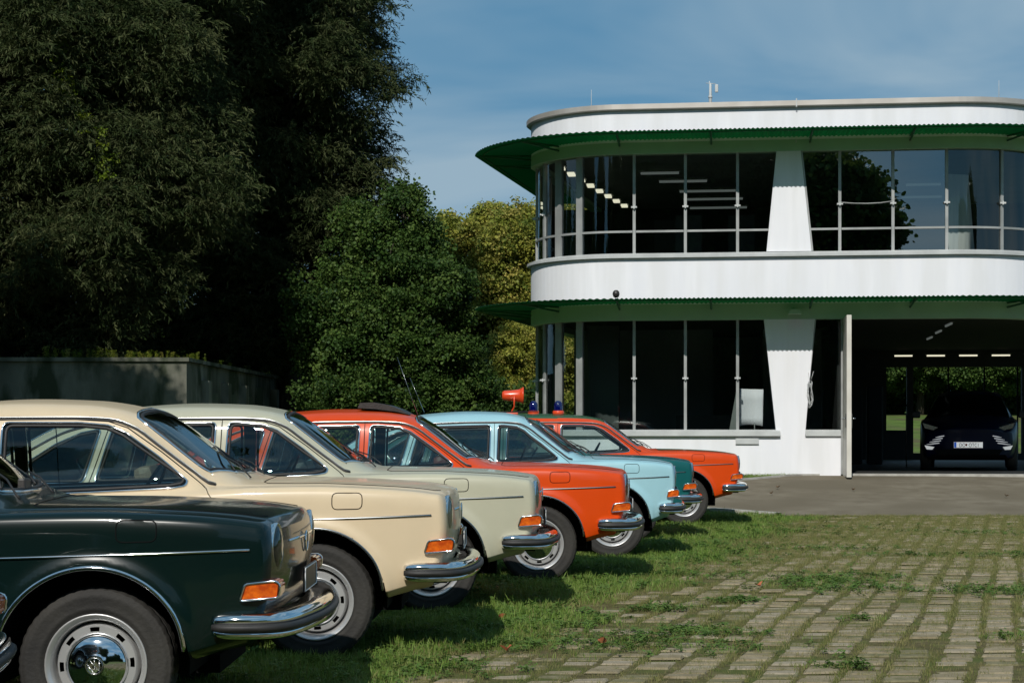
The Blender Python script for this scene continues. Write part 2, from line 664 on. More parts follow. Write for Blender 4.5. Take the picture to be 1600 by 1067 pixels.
        me.polygons.foreach_set('loop_total', np.full(len(q), 4))
        me.polygons.foreach_set('use_smooth', np.ones(len(q), bool))
        for m in mats if isinstance(mats, (list, tuple)) else [mats]:
            me.materials.append(m)
        if mi is not None:
            me.polygons.foreach_set('material_index', mi[mask].astype(np.int32))
        me.update(calc_edges=True)
        me.normals_split_custom_set_from_vertices([tuple(n) for n in N])
        o = bpy.data.objects.new(name, me)
        return link(o, parent)

def warp_old(G):
    G = G.copy()
    x, y, z = G[..., 0], G[..., 1], G[..., 2]
    f = sstep(.30, .765, x)
    g = np.clip((z - .74) / .17, -1.9, 1.2)
    bow = np.where(g > 0, .020 * g ** 2, .022 * g ** 2)
    x2 = x - f * (.062 * np.clip(np.abs(y) / .75, 0, 1.1) ** 2.2 + bow)
    fr = sstep(-3.0, -3.5, x)
    x2 = x2 + fr * (.10 * np.clip(np.abs(y) / .75, 0, 1.1) ** 3)
    G[..., 0] = x2
    return G

K_FAST = dict(
    w=([-3.56, -3.3, -2.9, -2.3, -1.2, -.3, .1, .5, .765], [.70, .755, .79, .81, .813, .813, .808, .79, .752]),
    zb=([-3.56, -3.2, -2.9, -2.0, -.5, .3, .765], [.42, .36, .31, .26, .26, .33, .40]),
    zs=([-3.56, -3.4, -3.0, -2.4, -1.7, -1.2, -.7, -.35, 0, .3, .6, .765], [.78, .82, .855, .86, .875, .897, .925, .946, .952, .942, .924, .904]),
    zg=([-3.56, -3.4, -3.1, -2.96, -2.75, -2.5, -2.3, -2.1, -1.7, -1.35, -1.15, -1.02, -.885, -.686, -.57, -.42, 0, .3, .6, .765],
        [.80, .84, .92, 1.0, 1.14, 1.262, 1.305, 1.325, 1.34, 1.342, 1.333, 1.292, 1.197, 1.052, .978, .961, .966, .955, .937, .916]),
    yg=([-3.56, -2.96, -2.5, -2.0, -1.3, -1.02, -.7, -.57, -.40, .3, .765], [.56, .61, .585, .60, .60, .612, .645, .662, .62, .60, .58]),
    zc=([-3.56, -3.45, -3.25, -3.0, -2.7, -2.4, -2.1, -1.7, -1.35, -1.15, -1.02, -.44, -.40, -.3, 0, .3, .6, .765],
        [.86, .92, 1.0, 1.13, 1.275, 1.375, 1.425, 1.447, 1.437, 1.412, 1.378, 1.004, .992, .990, .985, .973, .951, .925]),
    y8=([-3.56, -.5, -.3, .765], [.42, .46, .36, .34]),
    k8=([-3.56, -3.1, -2.9, -1.0, -.5, -.3, .765], [.75, .75, .70, .70, .75, .7, .7]),
)
K_VAR = dict(K_FAST)
K_VAR['zc'] = ([-3.56, -3.50, -3.40, -3.15, -2.8, -2.1, -1.7, -1.35, -1.15, -1.02, -.44, -.40, -.3, 0, .3, .6, .765],
               [.86, 1.0, 1.20, 1.40, 1.452, 1.463, 1.455, 1.440, 1.412, 1.378, 1.004, .992, .990, .985, .973, .951, .925])
K_VAR['zg'] = ([-3.56, -3.50, -3.40, -3.15, -2.8, -2.1, -1.7, -1.35, -1.15, -1.02, -.885, -.686, -.57, -.42, 0, .3, .6, .765],
               [.80, .93, 1.12, 1.28, 1.33, 1.345, 1.348, 1.345, 1.335, 1.292, 1.197, 1.052, .978, .961, .966, .955, .937, .916])

FRONT_WIN_R = [(-.78, .946), (-.715, .958), (-.705, .985), (-.87, 1.118), (-1.06, 1.252), (-1.16, 1.292), (-1.32, 1.306)]
WIN = {
    '2door': [[(-1.25, .922)] + FRONT_WIN_R + [(-1.745, 1.306), (-1.745, .902)],
              [(-1.83, .899), (-1.82, 1.304), (-2.22, 1.288), (-2.42, 1.245), (-2.60, 1.165), (-2.79, 1.03), (-2.76, .955), (-2.685, .885), (-2.4, .885)]],
    '4door': [[(-1.25, .922)] + FRONT_WIN_R + [(-1.40, 1.307), (-1.42, .914)],
              [(-1.50, .910), (-1.485, 1.306), (-2.05, 1.292), (-2.205, 1.265), (-2.31, .888)],
              [(-2.385, .888), (-2.28, 1.262), (-2.42, 1.235), (-2.60, 1.155), (-2.79, 1.03), (-2.76, .955), (-2.685, .885)]],
    'variant': [[(-1.25, .922)] + FRONT_WIN_R + [(-1.60, 1.306), (-1.62, .905)],
                [(-1.70, .902), (-1.69, 1.306), (-2.42, 1.306), (-2.42, .89)],
                [(-2.50, .89), (-2.50, 1.302), (-3.12, 1.24), (-3.25, .92), (-3.22, .89)]],
}
WIN_LEFT_2 = [[(-1.25, .922)] + FRONT_WIN_R + [(-1.98, 1.300), (-1.98, .898)],
              [(-2.05, .897), (-2.05, 1.298), (-2.22, 1.288), (-2.42, 1.245), (-2.60, 1.165), (-2.79, 1.03), (-2.76, .955), (-2.685, .885), (-2.4, .885)]]
DOORS = {
    '2door': [[(-.535, .30), (-.535, .86), (-.60, .945), (-.86, 1.145), (-1.05, 1.277), (-1.16, 1.313), (-1.35, 1.324), (-1.785, 1.324), (-1.79, .30)]],
    '4door': [[(-.535, .30), (-.535, .86), (-.60, .945), (-.86, 1.145), (-1.05, 1.277), (-1.16, 1.313), (-1.35, 1.324), (-1.445, 1.324), (-1.46, .30)],
              [(-1.46, .30), (-1.445, 1.324), (-1.7, 1.322), (-2.06, 1.309), (-2.225, 1.280), (-2.345, .888), (-2.30, .70), (-2.10, .44), (-2.08, .30)]],
    'variant': [[(-.535, .30), (-.535, .86), (-.60, .945), (-.86, 1.145), (-1.05, 1.277), (-1.16, 1.313), (-1.35, 1.324), (-1.64, 1.324), (-1.66, .30)]],
}
WSCREEN = [(-.465, 0), (-.47, .15), (-.495, .33), (-.545, .49), (-.60, .600), (-.66, .606), (-.98, .556), (-1.015, .54), (-1.035, .45), (-1.045, .25), (-1.05, 0)]
RSCREEN = [(-2.50, 0), (-2.50, .38), (-2.54, .46), (-3.0, .52), (-3.06, .46), (-3.07, 0)]
RSCREEN_V = [(-3.24, 0), (-3.24, .46), (-3.28, .50), (-3.47, .50), (-3.49, .46), (-3.49, 0)]
BONNET = [(-.31, 0), (-.31, .52), (-.28, .575), (-.1, .60), (.40, .585), (.70, .55), (.725, .50), (.735, 0)]
FLAP = round_poly([(.098, .832), (.262, .835), (.262, .922), (.098, .922)], .03)
ARCH_F, ARCH_R, ARCH_RAD = (0.0, .335), (-2.5, .335), .395

def circle(c, r, a0=0, a1=360, n=48):
    return [(c[0] + r * math.cos(R_(a0 + (a1 - a0) * i / n)), c[1] + r * math.sin(R_(a0 + (a1 - a0) * i / n))) for i in range(n + (0 if abs(a1 - a0) == 360 else 1))]

def make_wheel(parent, loc, rz):
    """steel wheel with chrome cap; its outer face looks along local -Y"""
    Mx = Matrix.Rotation(R_(90), 4, 'X')                     # lathe axis Z -> -Y (outer side is +h)
    rim = MB()
    rim.lathe([(.175, -.02), (.182, .03), (.186, .050), (.192, .058), (.204, .066), (.2105, .070), (.213, .062), (.209, .052), (.205, .02), (.2, -.05)], 56, Mx)
    rim.lathe([(.124, .036), (.129, .040), (.133, .041)], 56, Mx)
    rim.lathe([(.161, .041), (.166, .034), (.169, .018), (.172, -.005), (.176, -.02)], 56, Mx)
    # slotted ring: 8 openings
    nA = 96
    rr = [.133, .1375, .1555, .161]
    v, f = [], []
    for r in rr:
        for j in range(nA):
            a = 2 * math.pi * j / nA
            v.append(Mx @ Vector((r * math.cos(a), r * math.sin(a), .041)))
    for i in range(3):
        for j in range(nA):
            k = (j + 1) % 12                                  # 12 cells per slot pitch
            if i == 1 and k < 4:
                continue
            f.append((i * nA + j, i * nA + (j + 1) % nA, (i + 1) * nA + (j + 1) % nA, (i + 1) * nA + j))
    rim.add(v, f, True)
    w = rim.build('wheel', M['rim'], parent)
    w.location = loc
    w.rotation_euler = (0, 0, rz)
    ty = MB()
    prof = [(.212, -.058), (.222, -.066), (.262, -.080), (.298, -.078), (.314, -.066), (.3215, -.052), (.322, -.03), (.3165, -.028), (.3165, -.023), (.3225, -.021),
            (.3228, -.003), (.3165, -.001), (.3165, .003), (.3228, .005), (.3225, .021), (.3165, .023), (.3165, .028), (.322, .03), (.3215, .052), (.314, .066),
            (.309, .0705), (.3065, .070), (.298, .078), (.280, .0805), (.276, .0795), (.262, .080), (.240, .074), (.236, .0755), (.222, .068), (.212, .060)]
    tm = lambda i, j: (-.0035 if (j % 3 == 0 and i in (4, 5, 6, 17, 18, 19)) else 0.0)
    ty.lathe(prof, 132, Mx, tm)
    ty.build('tyre', M['tyre'], w)
    cap = MB()
    cap.lathe([(.130, .036), (.131, .044), (.127, .052), (.115, .063), (.095, .073), (.06, .082), (.045, .085), (.041, .0875), (.036, .0865), (.0001, .088)], 48, Mx)
    cap.build('hubcap', M['chrome'], w)
    em = MB()
    h = .0895
    P = lambda a, b: Mx @ Vector((a, b, h))
    em.tube([P(.033 * math.cos(t * math.pi / 14), .033 * math.sin(t * math.pi / 14)) for t in range(28)], .0022, 5, closed=True)
    rot = 0.35
    def RP(a, b):
        return P(a * math.cos(rot) - b * math.sin(rot), a * math.sin(rot) + b * math.cos(rot))
    em.tube([RP(-.0125, .029), RP(0, .004), RP(.0125, .029)], .002, 5)
    em.tube([RP(-.027, .017), RP(-.0125, -.028), RP(0, -.002), RP(.0125, -.028), RP(.027, .017)], .002, 5)
    em.build('emblem', M['dull_chrome'], w)
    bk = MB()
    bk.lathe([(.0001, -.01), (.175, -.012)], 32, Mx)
    bk.build('slot_backing', M['black'], w)  # dark disc standing in for the shade behind the slots
    return w

BUMP_PATH = [(.49, .822), (.60, .822), (.68, .812), (.74, .785), (.785, .73), (.815, .64), (.842, .5), (.865, .34), (.880, .17), (.885, 0)]
def bumper(parent, name='front_bumper', rear=False):
    half = []
    xs_, ys_ = [p[0] for p in BUMP_PATH], [p[1] for p in BUMP_PATH]
    ch = np.concatenate([[0], np.cumsum(np.hypot(np.diff(xs_), np.diff(ys_)))])
    t = np.linspace(0, ch[-1], 40)
    px_, py_ = pchip(ch, xs_, t), pchip(ch, ys_, t)
    pts = [(a, -b) for a, b in zip(px_, py_)] + [(a, b) for a, b in list(zip(px_, py_))[::-1][1:]]
    if rear:
        pts = [(-2.72 - a, b) for a, b in pts][::-1]
    pts = np.array(pts)
    d = np.gradient(pts, axis=0)
    nrm = np.column_stack([d[:, 1], -d[:, 0]])
    nrm /= np.linalg.norm(nrm, axis=1)[:, None]
    def sweep(prof, mat, nm, par):
        v, f = [], []
        k = len(prof)
        n = len(pts)
        for i, ((x, y), (nx, ny)) in enumerate(zip(pts, nrm)):
            e = min(i, n - 1 - i)
            q = {0: .45, 1: .75, 2: .92}.get(e, 1.0)
            zc = .490
            for o, z in prof:
                oo = o * q - (1 - q) * .03
                v.append((x + nx * oo, y + ny * oo, zc + (z - zc) * (q if q == 1 else .5 + q / 2)))
        for i in range(n - 1):
            for j in range(k):
                f.append((i * k + j, i * k + (j + 1) % k, (i + 1) * k + (j + 1) % k, (i + 1) * k + j))
        f += [tuple(range(k)), tuple((n - 1) * k + j for j in range(k - 1, -1, -1))]
        b = MB().add(v, f, True)
        return b.build(nm, mat, par)
    up = sweep([(-.125, .532), (-.045, .541), (-.020, .542), (-.004, .536), (.006, .525), (.009, .511), (.006, .500), (-.02, .497), (-.125, .50)], M['chrome'], name, parent)
    sweep([(-.02, .502), (.018, .500), (.027, .495), (.029, .484), (.025, .474), (.014, .469), (-.02, .469)], M['rubber'], 'rubber_strip', up)
    sweep([(-.02, .471), (.006, .470), (.012, .462), (.010, .450), (.000, .441), (-.02, .437), (-.06, .436), (-.06, .445)], M['chrome'], 'lower_blade', up)
    return up

def make_car(kind, name, chrome_arch=False):
    root = empty(name)
    K = K_VAR if kind == 'variant' else K_FAST
    xs = np.concatenate([np.linspace(-3.52, -3.0, 20, endpoint=False), np.linspace(-3.0, -1.1, 84, endpoint=False),
                         np.linspace(-1.1, .5, 84, endpoint=False), np.linspace(.5, .745, 16)])
    rings = [(.008, .004), (.018, .012), (.026, .026), (.030, .045)]
    sh = Shell(K, xs, warp_old, rings, rings[::-1])
    sh.prepare()
    wins = [round_poly(w, .035) for w in WIN[kind]]
    doors = DOORS[kind]
    rs = RSCREEN_V if kind == 'variant' else RSCREEN
    archs = [circle(ARCH_F, ARCH_RAD), circle(ARCH_R, ARCH_RAD - .01)]
    for a in archs:
        sh.snap(a, 'low')
    wins_l = [round_poly(w, .035) for w in WIN_LEFT_2] if kind == '2door' else wins
    wins_by = {-1: wins, 1: wins_l}
    for s_ in (-1, 1):
        for w in wins_by[s_]:
            sh.snap(w, 'side', .5, s_)
    ws = WSCREEN + [(x, -y) for x, y in WSCREEN[::-1][1:-1]]
    sh.snap(ws, 'top'); sh.snap(rs + [(x, -y) for x, y in rs[::-1][1:-1]], 'top')
    sh.snap(FLAP, 'low')
    # arch lips swell outwards
    G = sh.G
    for c in (ARCH_F, ARCH_R):
        r = np.hypot(G[..., 0] - c[0], G[..., 2] - c[1])
        sw = .016 * np.exp(-((r - .405) / .035) ** 2) * (G[..., 2] < .85)
        G[..., 1] += np.sign(G[..., 1]) * sw
    sh.faces()
    cx, cy, cz, seg, row = sh.cx, sh.cy, sh.cz, sh.seg, sh.row
    side = seg <= 6
    low = seg <= 4
    top = seg >= 5
    ay = np.abs(cy)
    cut = np.zeros(len(cx), bool)
    for a in archs:
        cut |= low & inside(a, cx, cz)
    used = cut.copy()
    parts = []
    for s_ in (-1, 1):
        for w in wins_by[s_]:
            m = side & inside(w, cx, cz) & ~used & (np.sign(cy) == s_)
            used |= m
            parts.append(('side_window', m))
    m = top & inside(ws, cx, cy) & ~used & (seg >= 6); used |= m; parts.append(('windscreen', m))
    rsf = rs + [(x, -y) for x, y in rs[::-1][1:-1]]
    m = top & inside(rsf, cx, cy) & ~used; used |= m; parts.append(('rear_window', m))
    paint = bpy.data.materials.get('paint_cream')
    glassn = {'side_window', 'windscreen', 'rear_window'}
    mi = None
    if kind == 'variant':
        mi = np.zeros(len(cx), int)
        mi[(seg >= 7) & (ay < .53) & (cx < -1.03)] = 1
        mi[(seg >= 5) & (ay < .50) & (cx > -.31) & (cx < .70)] = 1
    pm = [paint, M['roof_green']] if kind == 'variant' else paint
    glass_mask = used & ~cut
    dmasks = []
    for d in doors:
        m = side & inside(d, cx, cz) & ~used
        used |= m
        for s_ in (-1, 1):
            dmasks.append(m & (np.sign(cy) == s_))
    mb = top & inside(BONNET + [(x, -y) for x, y in BONNET[::-1][1:-1]], cx, cy) & ~used
    used |= mb
    mf = low & inside(FLAP, cx, cz) & (cy < 0) & ~used
    used |= mf
    body = sh.extract('body', ~used, pm, root, mi=mi)
    for m in dmasks:
        sh.extract('door', m, pm, root, mi=mi)
    sh.extract('bonnet', mb, pm, root, mi=mi)
    sh.extract('fuel_flap', mf, pm, root, mi=mi)
    for nm, m in parts:
        sh.extract(nm, m, M['car_glass'], root, off=-.004)
    # inner lining: the same skin, 2 cm further in, above the sill line
    inner = ~cut & ~glass_mask & (cx < -.42) & (cx > -3.45) & (seg >= 2)
    sh.extract('inner_lining', inner, M['lining'], root, off=-.022)
    # front and rear end panels close the skin
    for end, ri in (('nose_panel', sh.rows - 1), ('tail_panel', 0)):
        L = sh.G[ri, :sh.n]
        nc = 14
        v, f = [], []
        for i in range(len(L)):
            x, y, z = L[i]
            for k in range(nc + 1):
                t = -1 + 2 * k / nc
                yy = y * t
                q = sh.warp(np.array([[[.0, yy, z]]]))[0, 0] if False else None
                bow = .062 * ((min(abs(y), .82) / .75) ** 2.2 - (min(abs(yy), .82) / .75) ** 2.2)
                bow = bow if end == 'nose_panel' else -bow
                v.append((x + bow, yy, z))
        for i in range(len(L) - 1):
            for k in range(nc):
                f.append((i * (nc + 1) + k, i * (nc + 1) + k + 1, (i + 1) * (nc + 1) + k + 1, (i + 1) * (nc + 1) + k))
        mesh_obj(end, v, f, paint, body, smooth=True)
    # seams: dark tubes drawn for the shade of the gaps
    for s_ in (-1, 1):
        for d in doors:
            open_ = dense(d[0:9] if kind != '4door' else d, .03, closed=True)
            b = MB()
            b.tube([sh.side_pt(x, z, s_, .0004) for x, z in open_], .0034, 5, closed=True)
            b.build('door_seam', M['black'], body)
    b = MB()
    bl = [(x, y) for x, y in BONNET[1:-1]]
    for s_ in (-1, 1):
        b.tube([sh.top_pt(x, y * s_, .0002) for x, y in dense(bl, .03, closed=False)], .0032, 5)
    b.tube([sh.top_pt(-.31, y, .0002) for y in np.linspace(-.52, .52, 30)], .0032, 5)
    b.build('bonnet_seam', M['black'], body)
    b = MB()
    b.tube([sh.side_pt(x, z, -1, .0003) for x, z in dense(FLAP, .012)], .0026, 5, closed=True)
    b.build('flap_seam', M['black'], body)
    # bright window frames, rubber seals
    for s_ in (-1, 1):
        for w in wins_by[s_]:
            b = MB()
            b.tube([sh.side_pt(x, z, s_, (.004)) for x, z in dense(w, .03)], .0065, 6, closed=True)
            b.build('window_trim', M['chrome'], body)
            b = MB()
            cxw, czw = np.mean(w, axis=0)
            w2 = [(cxw + (x - cxw) * (1 - .026 / (abs(x - cxw) + .12)), czw + (z - czw) * (1 - .022 / (abs(z - czw) + .06))) for x, z in w]
            b.tube([sh.side_pt(x, z, s_, -.004) for x, z in dense(w2, .03)], .010, 5, closed=True)
            b.build('window_seal', M['rubber'], body)
    for poly, nm in ((ws, 'windscreen_trim'), (rsf, 'rear_window_trim')):
        b = MB()
        b.tube([sh.top_pt(x, y, .003) for x, y in dense(poly, .03)], .0085, 6, closed=True)
        b.build(nm, M['chrome'], body)
        b = MB()
        cm = np.mean([p[0] for p in poly])
        p2 = [(cm + (x - cm) * .92, y * .965) for x, y in poly]
        b.tube([sh.top_pt(x, y, -.001) for x, y in dense(p2, .03)], .011, 5, closed=True)
        b.build('screen_seal', M['rubber'], body)
    # drip rails
    for s_ in (-1, 1):
        gx0 = -3.1 if kind == 'variant' else -2.93
        pts, pts2 = [], []
        for x in np.linspace(gx0, -.555, 60):
            nd = sh.nodes(x)
            pts.append(Vector((x, (nd[7][0] + .014) * s_, nd[7][1] - .004)))
            pts2.append(Vector((x, (nd[7][0] + .012) * s_, nd[7][1] - .016)))
        MB().tube(pts, .0045, 6).build('drip_rail', M['dull_chrome'], body)
        MB().tube(pts2, .010, 5).build('rail_seal', M['rubber'], body)
        # waist trim
        z_at = lambda x: .80 + .030 * (x - .725) if x > -1.5 else .7333 + .012 * (x + 1.5)
        for a, bb in ((.70, -.525), (-.545, -1.44 if kind == '4door' else -1.77), (-1.48 if kind == '4door' else -1.80, -3.3)):
            b = MB()
            b.tube([sh.side_pt(x, z_at(x), s_, .003) for x in np.linspace(a, bb, 30)], .0062, 5)
            b.build('waist_trim', M['chrome'] if chrome_arch else M['dull_chrome'], body)
        # wheel arch lips
        for c, rad in ((ARCH_F, ARCH_RAD), (ARCH_R, ARCH_RAD - .01)):
            b = MB()
            pts = []
            for a in np.linspace(8, 172, 50):
                x, z = c[0] + rad * math.cos(R_(a)), c[1] + rad * math.sin(R_(a))
                q = sh.side_pt(x, z, 1, .0)
                pts.append(Vector((q.x, (q.y + .013) * s_, q.z)))
            b.tube(pts, .011 if chrome_arch else .0075, 6)
            b.build('wheel_arch_lip', M['chrome'] if chrome_arch else M['dull_chrome'], body)
            b = MB()
            v, f = [], []
            for i, a in enumerate(np.linspace(-6, 186, 30)):
                for yy in (.36, .797):
                    v.append((c[0] + (rad + .006) * math.cos(R_(a)), yy * s_, c[1] + (rad + .006) * math.sin(R_(a))))
            for i in range(29):
                f.append((2 * i, 2 * i + 1, 2 * i + 3, 2 * i + 2))
            n0 = len(v)
            v.append((c[0], .36 * s_, c[1]))
            for i in range(29):
                f.append((n0, 2 * i, 2 * i + 2))
            b.add(v, f, True)
            b.build('wheel_well', M['black'], body)
    # underside
    b = MB()
    b.box((-3.2, -.70, .24), (-2.9, .70, .34))
    b.box((-2.1, -.74, .24), (-.40, .74, .31))
    b.box((-3.4, -.36, .24), (.45, .36, .32))
    b.box((.40, -.66, .42), (.72, .66, .50))
    b.box((.1, -.66, .30), (.14, .66, .36))
    b.build('underbody', M['black'], body)
    # cabin
    d = MB()
    d.cbox((-.86, -.66, .78), (-.56, .66, .935), .03)
    d.cbox((-.98, .16, .86), (-.80, .54, .955), .03)
    d.build('dashboard', M['vinyl'], root)
    st = MB()
    Ms = Matrix.Translation((-1.13, .34, .90)) @ Matrix.Rotation(R_(-62), 4, 'Y')
    st.tube([Ms @ Vector((.185 * math.cos(a), .185 * math.sin(a), 0)) for a in np.linspace(0, 2 * math.pi, 36, endpoint=False)], .011, 6, closed=True)
    st.tube([Ms @ Vector((0, -.18, 0)), Ms @ Vector((-.03, 0, -.03)), Ms @ Vector((0, .18, 0))], .012, 5)
    st.tube([Ms @ Vector((-.02, 0, -.02)), Ms @ Vector((-.02, 0, -.32))], .022, 8)
    st.build('steering_wheel', M['vinyl'], root)
    for yy in (-.36, .36):
        sm = MB()
        Mt = Matrix.Translation((-1.86, yy, .42)) @ Matrix.Rotation(R_(-14), 4, 'Y')
        sm.cbox((-.08, -.25, .05), (.06, .25, .60), .05, Mt)
        sm.cbox((-.02, -.26, -.04), (.52, .26, .12), .05, Matrix.Translation((-1.88, yy, .40)))
        sm.build('front_seat', M['vinyl'], root)
    sm = MB()
    Mt = Matrix.Translation((-2.62, 0, .42)) @ Matrix.Rotation(R_(-18), 4, 'Y')
    sm.cbox((-.10, -.60, .05), (.06, .60, .56), .05, Mt)
    sm.cbox((-.06, -.60, -.04), (.46, .60, .12), .05, Matrix.Translation((-2.62, 0, .40)))
    sm.build('rear_seat', M['vinyl'], root)
    fl = MB()
    fl.box((-3.1, -.70, .34), (-.45, .70, .36))
    fl.box((-.50, -.70, .34), (-.47, .70, .90))
    fl.build('cabin_floor', M['lining'], root)
    # lamps
    for s_ in (-1, 1):
        Mh = Matrix.Translation((.703, .600 * s_, .800)) @ Matrix.Rotation(R_(8 * s_), 4, 'Z') @ Matrix.Rotation(R_(90), 4, 'Y') @ Matrix.Diagonal((1.0, .80, 1, 1))
        b = MB()
        b.lathe([(.096, .0), (.103, .012), (.1045, .022), (.102, .030), (.097, .033), (.092, .027), (.088, .012)], 40, Mh)
        hl = b.build('headlight', M['chrome'], root)
        b = MB()
        b.lathe([(.094, .027), (.080, .036), (.05, .043), (.0001, .046)], 40, Mh)
        b.build('headlight_lens', M['lamp_glass'], hl)
        b = MB()
        b.lathe([(.092, .012), (.075, -.015), (.045, -.04), (.0001, -.05)], 32, Mh)
        b.build('reflector', M['chrome'], hl)
        poly = [(.600, .592), (.622, .660), (.745, .674), (.766, .660), (.760, .606), (.742, .596)]
        b = MB()
        ylo, yhi = (.60, .782) if s_ > 0 else (-.782, -.60)
        b.prism(poly, ylo, yhi, 'y')
        il = b.build('indicator', M['amber'], root)
        bm = bmesh.new(); bm.from_mesh(il.data)
        bmesh.ops.bevel(bm, geom=bm.edges[:], offset=.008, segments=2, affect='EDGES')
        bm.to_mesh(il.data); bm.free()
        fr = [(x, z) for x, z in poly]
        b = MB()
        b.tube([(x, .783 * s_, z) for x, z in round_poly(fr[:5], .012, 2)], .0055, 5, closed=True)
        b.build('indicator_frame', M['chrome'], il)
        # tail lamps
        b = MB()
        b.cbox((-3.575, min(.50 * s_, .72 * s_), .60), (-3.50, max(.50 * s_, .72 * s_), .76), .015)
        b.build('tail_light', M['red_lens'], root)
        # door handles
        for dx in ([-1.60] if kind != '4door' else [-1.33, -2.10]):
            q = sh.side_pt(dx, .795, s_, .0)
            b = MB()
            b.tube([(q.x - .06, q.y - .004 * s_, q.z), (q.x - .05, q.y + .03 * s_, q.z), (q.x + .05, q.y + .03 * s_, q.z), (q.x + .06, q.y - .004 * s_, q.z)], .008, 6)
            b.build('door_handle', M['chrome'], root)
        # wipers
        b = MB()
        y0 = .12 if s_ > 0 else -.42
        base = sh.top_pt(-.40, y0, .012)
        tip = sh.top_pt(-.60, y0 + .30, .022)
        b.tube([base, base + Vector((-.02, .01, .02)), (base + tip) / 2 + Vector((0, 0, .02)), tip], .005, 5)
        t0, t1 = sh.top_pt(-.505, y0 + .08, .014), sh.top_pt(-.66, y0 + .48, .014)
        b.tube([t0, (t0 + t1) / 2 + Vector((0, 0, .006)), t1], .0055, 4)
        b.build('wiper', M['rubber'], root)
    # rear quarter vents
    for s_ in (-1, 1):
        if kind == 'variant':
            break
        b = MB()
        for i in range(7):
            x0 = -2.86 - i * .020
            b.tube([sh.side_pt(x0 + .01, .915, s_, .002), sh.side_pt(x0, .965, s_, .002)], .0045, 4)
        b.build('air_vent', M['dull_chrome'], root)
    # number plate, badge strip
    b = MB()
    b.cbox((.792, -.22, .575), (.800, .22, .685), .002)
    pl = b.build('number_plate', M['plate_dark'], root)
    b = MB()
    b.tube([(.802, y * .92, z) for y, z in round_poly([(-.235, .58), (.235, .58), (.235, .68), (-.235, .68)], .01, 2)], .003, 4, closed=True)
    b.build('plate_border', M['white_paint'], pl)
    b = MB()
    b.tube([(.755, -.40, .815), (.772, -.2, .817), (.776, 0, .817), (.772, .2, .817), (.755, .40, .815)], .007, 6)
    b.tube([(.782, .045 * math.cos(a), .79 + .045 * math.sin(a)) for a in np.linspace(0, 2 * math.pi, 24, endpoint=False)], .004, 5, closed=True)
    b.build('badge_strip', M['chrome'], root)
    bumper(root)
    bumper(root, 'rear_bumper', True)
    for x in (0.0, -2.5):
        make_wheel(root, (x, -.665, .3225), 0)
        make_wheel(root, (x, .665, .3225), math.pi)
    return root

def repaint(root, paint):
    def rec(o):
        if o.type == 'MESH':
            for i, sl in enumerate(o.material_slots):
                if sl.material and sl.material.name.startswith('paint_'):
                    sl.link = 'OBJECT'
                    sl.material = paint
        for c in o.children:
            rec(c)
    rec(root)

def shorten(root):
    """the shorter-nosed model: everything ahead of the rear seat sits closer together"""
    hk = ([-3.56, -2.0, -1.46, -.995, -.537, -.30, 0, .4, .765, .92], [.30, .30, .29, .185, .167, .13, .03, -.015, -.11, -.125])
    lk = ([-3.56, -1.5, -.6, -.4, .4, .765, .92], [.29, .29, 0, 0, -.01, -.11, -.125])
    def rec(o):
        if o.name.split('.')[0] == 'wheel':
            if o.location.x < -1:
                o.location.x += .29
            return
        if o.type == 'MESH':
            me = o.data
            co = np.empty(len(me.vertices) * 3); me.vertices.foreach_get('co', co)
            co = co.reshape(-1, 3)
            t = sstep(.66, .80, co[:, 2])
            co[:, 0] += t * np.interp(co[:, 0], *hk) + (1 - t) * np.interp(co[:, 0], *lk)
            me.vertices.foreach_set('co', co.reshape(-1)); me.update()
        for c in o.children:
            rec(c)
    rec(root)
car2d = make_car('2door', 'parked_car')
car4d = make_car('4door', 'parked_car')
carv = make_car('variant', 'parked_car')
car_ch = make_car('2door', 'parked_car', chrome_arch=True)
car_sh = make_car('4door', 'parked_car')
shorten(car_sh)
GRP = 'vintage cars parked side by side on the grass'
def place(src, X, Y, rz, paint, label, first, dz=0.0):
    o = src if first else copy_tree(src)
    o.location = (X, Y, float(ground_z(Y)) + dz - .004)
    o.rotation_euler = (0, 0, rz)
    repaint(o, PAINT[paint])
    tag(o, label, 'car', GRP)
    return o

# each origin is the centre of the front axle; wheel faces lie .74 m nearer than it
HW = .745
cars = []
cars.append(place(car_ch, -1.715, 7.105 + HW, 0, 'dark green', 'dark green old saloon nearest the camera, chrome wheel arch trim, whole front wheel showing', True, -.026))
cars.append(place(car2d, -1.08, 9.474 + HW, 0, 'cream', 'warm cream old two-door saloon parked between the dark green and the beige grey car', True))
cars.append(place(car4d, -.56, 11.84 + HW, 0, 'beige grey', 'beige grey old four-door saloon parked right behind the warm cream one', True, .012))
cars.append(place(car4d, .235, 14.25 + HW, R_(-1.5), 'orange', 'plain orange old saloon with a dark wind deflector on its roof', False))
cars.append(place(car_sh, .985, 17.0 + HW, 0, 'light blue', 'light blue old saloon parked between the orange saloon and the teal car', True, .01))
cars.append(place(car4d, 1.345, 19.75 + HW, 0, 'teal', 'dark teal old saloon mostly hidden behind the light blue one', False, -.01))
cars.append(place(carv, 2.24, 22.5 + HW, 0, 'signal orange', 'orange old estate car with green roof and bonnet stripe, two blue beacons on top', True, .01))
cars.append(place(car_ch, -2.60, 4.74 + HW, 0, 'dark green', 'dark old car of which only the front corner shows at the left edge', False))

